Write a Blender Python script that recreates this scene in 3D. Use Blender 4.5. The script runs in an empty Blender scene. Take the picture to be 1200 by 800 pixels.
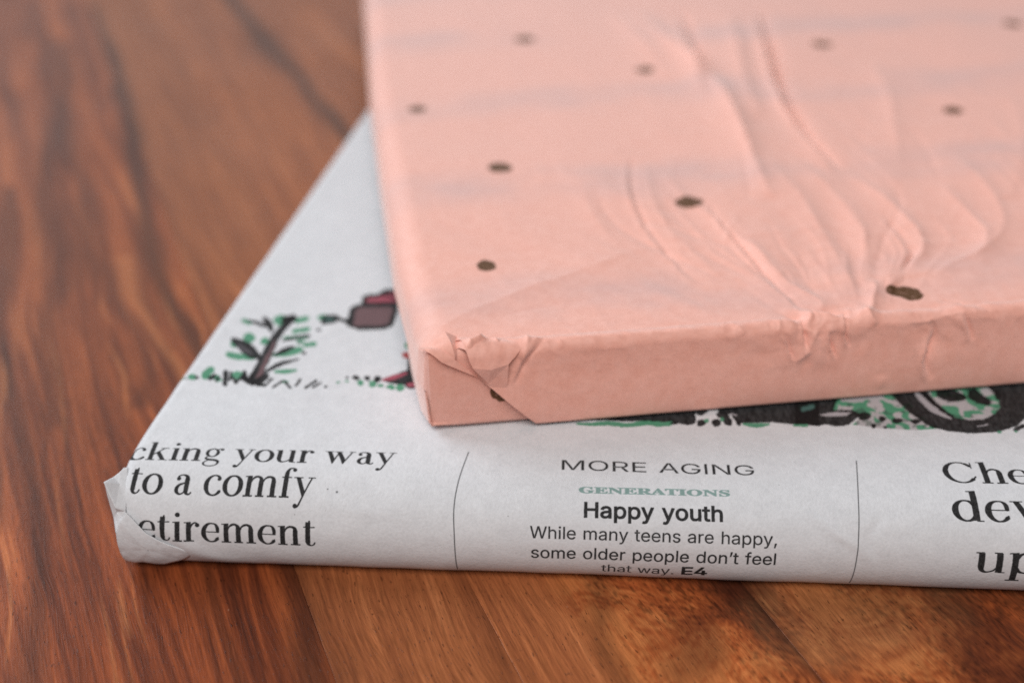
import bpy, math, random
import numpy as np
from mathutils import Vector

# ------------------------------------------------------------------ camera, world, light, exposure
SC = bpy.context.scene
COL = SC.collection
cam = bpy.data.cameras.new('camera')
cam.sensor_width = 36.0
cam.lens = 42.0
cam.clip_start = 0.005
cam.clip_end = 50.0
cam.dof.use_dof = True
cam.dof.focus_distance = 0.168
cam.dof.aperture_fstop = 9.2
cam_ob = bpy.data.objects.new('camera', cam)
cam_ob.location = (0, 0, 0.12)
cam_ob.rotation_euler = (math.radians(59), 0, 0)
COL.objects.link(cam_ob)
SC.camera = cam_ob

world = bpy.data.worlds.new('World')
SC.world = world
world.use_nodes = True
bg = world.node_tree.nodes['Background']
bg.inputs[0].default_value = (0.95, 0.96, 1.0, 1)
bg.inputs[1].default_value = 0.13

def area(name, loc, aim, sx, sy, power, col):
    l = bpy.data.lights.new(name, 'AREA')
    l.shape = 'RECTANGLE'; l.size = sx; l.size_y = sy; l.energy = power; l.color = col
    o = bpy.data.objects.new(name, l)
    o.location = loc
    o.rotation_euler = (Vector(aim) - Vector(loc)).to_track_quat('-Z', 'Y').to_euler()
    COL.objects.link(o)
    return o
area('window_light', (-1.38, 1.12, 0.98), (0, 0.2, 0), 1.2, 1.0, 28, (0.88, 0.945, 1.0))
area('back_sheen_light', (-0.45, 2.10, 0.85), (0, 0.3, 0), 2.0, 0.9, 7, (0.93, 0.97, 1.0))  # weak lamp added behind for sheen on the wood and crease highlights
area('room_light', (-0.12, -0.56, 1.06), (0, 0.17, 0), 0.9, 0.7, 13.8, (1.0, 0.955, 0.91))

SC.cycles.use_denoising = False
SC.cycles.use_adaptive_sampling = False
SC.view_settings.view_transform = 'Standard'
SC.view_settings.look = 'None'
SC.view_settings.exposure = 0.0
SC.view_settings.gamma = 1.0
SC.view_settings.use_curve_mapping = False

# ------------------------------------------------------------------ helpers
def lin(c):
    c = np.asarray(c, dtype=np.float64) / 255.0
    return np.where(c <= 0.04045, c / 12.92, ((c + 0.055) / 1.055) ** 2.4)

def link_mesh(name, verts, faces, mat=None, parent=None, uv=None, smooth=True, quads=True):
    """verts (n,3), faces (m,4) or list of lists; uv per vertex (n,2)"""
    me = bpy.data.meshes.new(name)
    verts = np.asarray(verts, dtype=np.float32)
    faces = np.asarray(faces, dtype=np.int32)
    k = faces.shape[1]
    me.vertices.add(len(verts)); me.vertices.foreach_set('co', verts.ravel())
    me.loops.add(faces.size); me.loops.foreach_set('vertex_index', faces.ravel())
    me.polygons.add(len(faces))
    me.polygons.foreach_set('loop_start', np.arange(0, faces.size, k, dtype=np.int32))
    me.polygons.foreach_set('loop_total', np.full(len(faces), k, dtype=np.int32))
    me.update(calc_edges=True)
    me.validate()
    if uv is not None:
        lay = me.uv_layers.new(name='UVMap')
        lay.data.foreach_set('uv', np.asarray(uv, dtype=np.float32)[faces.ravel()].ravel())
    me.polygons.foreach_set('use_smooth', np.full(len(me.polygons), smooth))
    if mat: me.materials.append(mat)
    ob = bpy.data.objects.new(name, me)
    COL.objects.link(ob)
    if parent: ob.parent = parent
    return ob

def grid_faces(nu, nv):
    i = np.arange(nu - 1)[:, None]; j = np.arange(nv - 1)[None, :]
    a = i * nv + j
    return np.stack([a, a + nv, a + nv + 1, a + 1], -1).reshape(-1, 4)

def hash2(ix, iy, seed):
    h = (ix.astype(np.int64) * 374761393 + iy.astype(np.int64) * 668265263 + seed * 974634777) & 0x7fffffff
    h = ((h ^ (h >> 13)) * 1274126177) & 0x7fffffff
    h = h ^ (h >> 16)
    return (h & 0xffff).astype(np.float32) / 65535.0

def vn(x, y, seed=0):
    x = np.asarray(x, dtype=np.float32); y = np.asarray(y, dtype=np.float32)
    ix = np.floor(x); iy = np.floor(y)
    fx = x - ix; fy = y - iy
    fx = fx * fx * (3 - 2 * fx); fy = fy * fy * (3 - 2 * fy)
    ix = ix.astype(np.int32); iy = iy.astype(np.int32)
    a = hash2(ix, iy, seed); b = hash2(ix + 1, iy, seed)
    c = hash2(ix, iy + 1, seed); d = hash2(ix + 1, iy + 1, seed)
    return (a + (b - a) * fx) * (1 - fy) + (c + (d - c) * fx) * fy

def fbm(x, y, seed=0, n=3):
    s = 0; a = 0.5; t = 0
    for k in range(n):
        s = s + a * vn(x * 2 ** k, y * 2 ** k, seed + 17 * k); t += a; a *= 0.5
    return s / t

def sstep(e0, e1, x):
    t = np.clip((x - e0) / (e1 - e0), 0, 1)
    return t * t * (3 - 2 * t)

def poly_dist(px, py, pts):
    """distance to a polyline, the fraction run along it, and the side (sign)"""
    best = np.full(px.shape, 1e9); par = np.zeros(px.shape); sg = np.ones(px.shape)
    P = np.asarray(pts, float)
    L = np.concatenate([[0], np.cumsum(np.hypot(*np.diff(P, axis=0).T))])
    for i in range(len(P) - 1):
        a, b = P[i], P[i + 1]; d = b - a; l2 = d @ d + 1e-12
        t = np.clip(((px - a[0]) * d[0] + (py - a[1]) * d[1]) / l2, 0, 1)
        dx = px - a[0] - t * d[0]; dy = py - a[1] - t * d[1]
        q = np.hypot(dx, dy); m = q < best
        best = np.where(m, q, best); par = np.where(m, (L[i] + t * math.sqrt(l2)) / L[-1], par)
        sg = np.where(m, np.sign(d[0] * dy - d[1] * dx), sg)
    return best, par, sg

def smooth_line(pts, n=6):
    P = np.asarray(pts, float)
    if len(P) < 3: return P
    P = np.vstack([2 * P[0] - P[1], P, 2 * P[-1] - P[-2]])
    out = []
    for i in range(1, len(P) - 2):
        for t in np.linspace(0, 1, n, endpoint=False):
            out.append(0.5 * ((2 * P[i]) + (P[i + 1] - P[i - 1]) * t + (2 * P[i - 1] - 5 * P[i] + 4 * P[i + 1] - P[i + 2]) * t * t + (3 * P[i] - P[i - 1] - 3 * P[i + 1] + P[i + 2]) * t ** 3))
    out.append(P[-2])
    return np.array(out)

def make_image(name, rgb):
    h, w, _ = rgb.shape
    im = bpy.data.images.new(name, w, h, alpha=False, float_buffer=False)
    buf = np.ones((h, w, 4), dtype=np.float32)
    buf[..., :3] = np.clip(rgb, 0, 1)
    im.pixels.foreach_set(buf.ravel())
    im.update()
    return im

class NT:
    """small wrapper for shader node trees"""
    def __init__(s, name):
        s.m = bpy.data.materials.new(name); s.m.use_nodes = True
        s.t = s.m.node_tree; s.b = s.t.nodes['Principled BSDF']
    def n(s, kind, **kw):
        o = s.t.nodes.new('ShaderNode' + kind)
        for k, v in kw.items():
            if k.startswith('i_'):
                key = k[2:]
                o.inputs[int(key) if key.isdigit() else key].default_value = v
            else: setattr(o, k, v)
        return o
    def l(s, a, b): s.t.links.new(a, b)
    def math(s, op, a, b=None, c=None, clamp=False):
        o = s.n('Math', operation=op, use_clamp=clamp)
        for i, v in enumerate((a, b, c)):
            if v is None: continue
            if isinstance(v, (int, float)): o.inputs[i].default_value = v
            else: s.l(v, o.inputs[i])
        return o.outputs[0]
    def mix(s, fac, a, b, blend='MIX'):
        o = s.n('MixRGB', blend_type=blend)
        for i, v in enumerate((fac, a, b)):
            if isinstance(v, (int, float)): o.inputs[i].default_value = v
            elif isinstance(v, (tuple, list)) or isinstance(v, np.ndarray): o.inputs[i].default_value = (*[float(x) for x in v[:3]], 1)
            else: s.l(v, o.inputs[i])
        return o.outputs[0]
    def noise(s, vec, scale, detail=2, rough=0.5):
        o = s.n('TexNoise', i_Scale=scale, i_Detail=detail, i_Roughness=rough)
        s.l(vec, o.inputs['Vector']); return o.outputs['Fac']
    def ramp(s, fac, stops):
        o = s.n('ValToRGB'); e = o.color_ramp.elements
        while len(e) < len(stops): e.new(0.5)
        for k, (p, c) in zip(e, stops):
            k.position = p; k.color = (*[float(x) for x in c], 1) if not isinstance(c, (int, float)) else (c, c, c, 1)
        s.l(fac, o.inputs[0]); return o.outputs[0]
    def mapping(s, vec, scale=(1, 1, 1), rot=(0, 0, 0), loc=(0, 0, 0)):
        o = s.n('Mapping', i_Scale=scale, i_Rotation=rot, i_Location=loc); s.l(vec, o.inputs[0]); return o.outputs[0]
    def bump(s, h, strength, dist, normal=None):
        o = s.n('Bump', i_Strength=strength, i_Distance=dist); s.l(h, o.inputs['Height'])
        if normal is not None: s.l(normal, o.inputs['Normal'])
        return o.outputs[0]

def empty(name, loc, rz, label, cat):
    o = bpy.data.objects.new(name, None)
    o.empty_display_size = 0.02
    o.location = loc; o.rotation_euler = (0, 0, rz)
    o['label'] = label; o['category'] = cat
    COL.objects.link(o)
    return o

# ------------------------------------------------------------------ tabletop of joined hardwood planks
# grain runs along G (u), boards lie side by side across C (v)
GA = math.radians(22)
GU = np.array([-math.sin(GA), math.cos(GA)]); CV = np.array([math.cos(GA), math.sin(GA)])
JOINTS = [-0.62, -0.50, -0.39, -0.29, -0.205, -0.118, -0.036, 0.0205, 0.0434, 0.0803, 0.142, 0.21, 0.29, 0.38, 0.48, 0.60]

def wood_image():
    """colour figure of the boards, in board coordinates: v across, u along"""
    v0, v1, u0, u1 = -0.118, 0.21, 0.02, 0.56
    nx, ny = 3300, 1700
    v = np.linspace(v0, v1, nx, dtype=np.float32)[None, :] + np.zeros((ny, 1), np.float32)
    u = np.linspace(u0, u1, ny, dtype=np.float32)[:, None] + np.zeros((1, nx), np.float32)
    k = np.searchsorted(np.array(JOINTS), v[0])            # board number of each column
    off = (k * 7.31)[None, :].astype(np.float32)
    R = lambda *stops: (np.array([s[0] for s in stops]), np.array([lin(s[1]) for s in stops]))
    def ramp(t, stops):
        p, c = R(*stops)
        return np.stack([np.interp(t, p, c[:, i]) for i in range(3)], -1).astype(np.float32)
    w1 = vn(v * 22 + off, u * 9 + off, 1) - .5
    w2 = vn(v * 70 + off, u * 26, 2) - .5
    w3 = vn(v * 160, u * 60 + off, 3) - .5
    vv = v + .010 * w1 + .0030 * w2 + .0009 * w3
    s1 = vn(vv * 170 + off, u * 7, 4); s2 = vn(vv * 420 + off, u * 18, 5)
    s3 = vn(vv * 1000, u * 38 + off, 6); s4 = vn(vv * 2300, u * 70 + off, 7)
    s5 = vn(vv * 3800, u * 95 + off, 8)
    s6 = vn(vv * 7000, u * 160 + off, 9)
    t = .22 * s1 + .22 * s2 + .18 * s3 + .16 * s4 + .12 * s5 + .10 * s6
    t = np.clip((t - .5) * 1.55 + .48, 0, 1)
    streaky = ramp(t, [(0, (60, 28, 17)), (.22, (92, 46, 26)), (.5, (126, 68, 38)), (.75, (150, 86, 49)), (1, (184, 120, 76))])
    # calmer, greyer board with many pores
    td = np.clip((.22 * vn(vv * 110 + off, u * 5, 11) + .18 * s2 + .15 * s3 + .18 * s4 + .15 * s5 + .12 * s6 - .5) * 1.5 + .5, 0, 1)
    dull = ramp(td, [(0, (96, 54, 32)), (.4, (128, 76, 46)), (.7, (148, 92, 57)), (1, (170, 112, 74))])
    # burl: swirling rings, dark red pools, ash coloured patches
    bx = v + .018 * (fbm(v * 45, u * 38, 21, 3) - .5) ; by = u + .020 * (fbm(v * 40 + 9, u * 45, 22, 3) - .5)
    f = fbm(bx * 48, by * 34, 23, 3)
    rings = .5 + .5 * np.sin(f * 210 + 5 * fbm(v * 130, u * 130, 24, 2))
    grit = vn(bx * 1500 + .8 * vn(v * 500, u * 500, 27), by * 900, 28) * .5 + vn(bx * 3200, by * 1500, 29) * .5
    blot = fbm(bx * 75 + 3, by * 60, 25, 5)
    tb = np.clip((blot - .5) * 2.3 + .46 + (rings - .5) * .13 + (grit - .5) * .62, 0, 1)
    burl = ramp(tb, [(0, (40, 18, 12)), (.25, (82, 36, 19)), (.5, (128, 64, 31)), (.72, (165, 92, 48)), (1, (196, 128, 76))])
    ash = ramp(np.clip(.5 + (rings - .5) * .30 + (s3 - .5) * .35 + (s5 - .5) * .5 + (fbm(v * 120, u * 90, 35, 3) - .5) * 1.1, 0, 1), [(0, (84, 56, 38)), (.5, (118, 84, 57)), (1, (146, 108, 74))])
    pit = sstep(.70, .78, vn(v * 2300, u * 1400, 33)) * sstep(.45, .6, vn(v * 160, u * 120, 34))
    burl = burl * .62 + streaky * .38
    burl = burl * (1 - .45 * pit[..., None])
    def pool(cv, cu, rv, ru, soft=.5):
        q = np.hypot((bx - cv) / rv, (by - cu) / ru)
        return sstep(1 + soft, 1 - soft, q + .5 * (fbm(v * 160, u * 160, 26, 2) - .5))[..., None]
    burl = burl * (1 - .55 * pool(.0905, .098, .016, .013)) + ash * .55 * pool(.0905, .098, .016, .013)
    dk = lin((62, 27, 16)).astype(np.float32)
    for a in [(.0655, .101, .0045, .010), (.0795, .114, .006, .006), (.104, .086, .006, .009)]:
        burl = burl * (1 - .55 * pool(*a)) + dk * .55 * pool(*a)
    kk = k[None, :, None]
    rnd = (np.array([math.sin(i * 12.9898) * 43758.5453 % 1 for i in range(20)]))[k]
    img = np.where((rnd > .55)[None, :, None], dull, streaky)
    i0 = JOINTS.index(0.0205)
    img = np.where(kk == i0, streaky, img)
    img = np.where(kk == i0 + 1, dull * .93, img)
    third = np.where((v < .0545)[..., None], dull, burl)
    edge = sstep(.0515, .0585, v + .004 * w2 + .05 * (u - .11))[..., None]
    near = sstep(.17, .145, u)[..., None]
    third = (dull * 1.05 * (1 - edge) + burl * edge) * near + (dull * 1.05) * (1 - near)
    img = np.where(kk == i0 + 2, third, img)
    img = np.where(kk == i0 + 3, burl * near + dull * (1 - near), img)
    # the near part of the streaky board is redder and deeper
    m = ((kk == i0) * sstep(.19, .14, u)[..., None] * .55).astype(np.float32)
    img = img * (1 - m) + img * np.array([1.02, .84, .70], np.float32) * m
    # dark heart veins that wander along the boards
    def vein(pts, w, col, a, taper=False):
        P = smooth_line(pts, 4); q = 3.2 * w * 1.5 + .003
        i0, i1 = [int(np.clip((a_ - v0) / (v1 - v0) * nx, 0, nx)) for a_ in (P[:, 0].min() - q, P[:, 0].max() + q)]
        j0, j1 = [int(np.clip((a_ - u0) / (u1 - u0) * ny, 0, ny)) for a_ in (P[:, 1].min() - q, P[:, 1].max() + q)]
        sl = (slice(j0, j1), slice(i0, i1))
        d, par, _ = poly_dist(v[sl] + .0022 * w3[sl] + .0028 * w2[sl], u[sl], P)
        mm = np.exp(-(d / (w * (.55 + .9 * vn(u[sl] * 40, v[sl] * 30, 31)))) ** 2) * a
        if taper: mm = mm * np.sin(np.pi * np.clip(par, 0, 1)) ** .8
        mm = mm[..., None].astype(np.float32)
        img[sl] = img[sl] * (1 - mm) + lin(col).astype(np.float32) * mm
    vein([(.0200, .09), (.0185, .112), (.0195, .137), (.0178, .17), (.0168, .205), (.0150, .24), (.0162, .283), (.0198, .33), (.0205, .37), (.021, .46)], .0022, (48, 24, 16), .75)
    vein([(.0040, .19), (.0072, .205), (.0066, .235), (.0015, .26), (.0040, .30), (.003, .36)], .0022, (66, 34, 23), .45)
    vein([(-.0100, .19), (-.0085, .225), (-.0040, .245), (-.0060, .27), (-.004, .31), (.004, .36), (.006, .42)], .0035, (62, 33, 23), .45)
    vein([(-.0180, .12), (-.0150, .16), (-.0175, .21), (-.014, .30)], .0018, (66, 33, 20), .6)
    vein([(.0735, .30), (.0722, .33), (.0722, .36), (.0705, .40), (.070, .5)], .0030, (52, 29, 22), .85)
    vein([(.0563, .09), (.0555, .106), (.0605, .116), (.062, .13), (.060, .16)], .0022, (62, 32, 20), .45)
    vein([(.0080, .095), (.0100, .115), (.0085, .135), (.0095, .15)], .0009, (66, 32, 17), .55)
    vein([(.0805, .08), (.0805, .13)], .0009, (45, 22, 14), .7)
    # pale streaks
    rs = random.Random(5)
    for _ in range(26):
        a, b, L = rs.uniform(-.024, .018), rs.uniform(.085, .22), rs.uniform(.012, .035)
        dv = rs.uniform(-.001, .0015)
        vein([(a, b), (a + dv, b + L * .5), (a + dv * .6, b + L)], rs.uniform(.00018, .00045), (188, 126, 80), rs.uniform(.2, .45), True)
    for _ in range(16):
        a, b, L = rs.uniform(-.024, .018), rs.uniform(.085, .22), rs.uniform(.012, .035)
        dv = rs.uniform(-.001, .0015)
        vein([(a, b), (a + dv, b + L * .5), (a + dv * .6, b + L)], rs.uniform(.0002, .0006), (58, 27, 16), rs.uniform(.3, .6), True)
    vein([(.012, .195), (.0105, .22), (.0085, .25)], .0016, (190, 128, 82), .35)
    return make_image('wood_figure', (img * np.array([1.12, .98, .86], np.float32)) ** (1 / 2.2)), (v0, v1, u0, u1)

WOOD_IMG, WR = wood_image()

def wood_material():
    t = NT('oiled_hardwood')
    uv = t.n('UVMap').outputs[0]                      # metres: (v, u)
    mp = t.mapping(uv, scale=(1 / (WR[1] - WR[0]), 1 / (WR[3] - WR[2]), 1), loc=(-WR[0] / (WR[1] - WR[0]), -WR[2] / (WR[3] - WR[2]), 0))
    im = t.n('TexImage'); im.image = WOOD_IMG; im.extension = 'MIRROR'; im.interpolation = 'Cubic'
    t.l(mp, im.inputs[0])
    wob = t.noise(t.mapping(uv, scale=(60, 25, 1)), 1.0, 2)
    wv = t.n('VectorMath', operation='MULTIPLY_ADD'); t.l(uv, wv.inputs[0]); wv.inputs[1].default_value = (1, 1, 1)
    cx = t.n('CombineXYZ'); t.l(t.math('MULTIPLY', t.math('SUBTRACT', wob, .5), .006), cx.inputs[0]); t.l(cx.outputs[0], wv.inputs[2])
    wuv = wv.outputs[0]
    fine = t.noise(t.mapping(wuv, scale=(2600, 90, 1)), 1.0, 3, .6)
    fine2 = t.noise(t.mapping(wuv, scale=(6500, 330, 1)), 1.0, 2, .6)
    pores = t.noise(t.mapping(wuv, scale=(3000, 620, 1)), 1.0, 2, .6)
    col = t.mix(.75, im.outputs[0], t.ramp(fine, [(.25, .62), (.5, 1.0), (.78, 1.32)]), 'MULTIPLY')
    col = t.mix(.7, col, t.ramp(fine2, [(.25, .62), (.5, 1.0), (.75, 1.30)]), 'MULTIPLY')
    pm = t.ramp(pores, [(.30, 1.0), (.36, 0.0)])
    col = t.mix(t.math('MULTIPLY', pm, .62), col, lin((42, 20, 12)))
    speck = t.noise(t.mapping(uv, scale=(900, 650, 1)), 1.0, 1)
    col = t.mix(t.math('MULTIPLY', t.ramp(speck, [(.80, 0.0), (.86, 1.0)]), .30), col, lin((196, 170, 146)))
    t.l(col, t.b.inputs['Base Color'])
    big = t.noise(t.mapping(uv, scale=(35, 25, 1)), 1.0, 3)
    t.l(t.ramp(t.math('ADD', t.math('MULTIPLY', big, .5), t.math('MULTIPLY', fine, .5)), [(.3, .31), (.7, .43)]), t.b.inputs['Roughness'])
    t.b.inputs['IOR'].default_value = 1.45
    t.b.inputs['Specular IOR Level'].default_value = .12
    h = t.math('ADD', t.math('MULTIPLY', fine, .5), t.math('ADD', t.math('MULTIPLY', fine2, .35), t.math('MULTIPLY', pm, -.8)))
    t.l(t.bump(h, .32, .00022), t.b.inputs['Normal'])
    return t.m

WOOD = wood_material()

def build_table():
    # the slab under the boards
    L0, L1 = -0.30, 1.05
    def P(v, u, z): return (*(CV * v + GU * u), z)
    t0, t1 = -0.026, -0.0205
    v0, v1 = JOINTS[0] + .01, JOINTS[-1] - .01
    vs = [P(a, b, z) for z in (t0, t1) for a, b in ((v0, L0 + .01), (v1, L0 + .01), (v1, L1 - .01), (v0, L1 - .01))]
    fs = [(3, 2, 1, 0), (4, 5, 6, 7), (0, 1, 5, 4), (1, 2, 6, 5), (2, 3, 7, 6), (3, 0, 4, 7)]
    uv = [(a, b) for z in (0, 1) for a, b in ((v0, L0), (v1, L0), (v1, L1), (v0, L1))]
    top = link_mesh('tabletop', vs, fs, WOOD, uv=uv, smooth=False)
    top['kind'] = 'structure'
    top['label'] = 'oiled brown hardwood tabletop of joined planks under the parcels'
    g, bv = 0.00001, 0.00009
    for a, b in zip(JOINTS[:-1], JOINTS[1:]):
        prof = [(a + g, -.02), (a + g, -bv * .8), (a + g + bv, 0), (b - g - bv, 0), (b - g, -bv * .8), (b - g, -.02)]
        vs, uv = [], []
        for u in (L0, L1):
            for (v, z) in prof:
                vs.append(P(v, u, z)); uv.append((min(max(v, a + .0004), b - .0004), u - z))
        fs = [(i, i + 1, i + 7, i + 6) for i in range(5)] + [(0, 6, 11, 5)]
        cap = [(0, 5, 4, 1), (1, 4, 3, 2), (6, 7, 10, 11), (7, 8, 9, 10)]
        fs = [f[::-1] for f in fs + cap]
        link_mesh('plank', vs, fs, WOOD, top, uv=uv, smooth=False)
    return top
TABLE = build_table()

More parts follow.
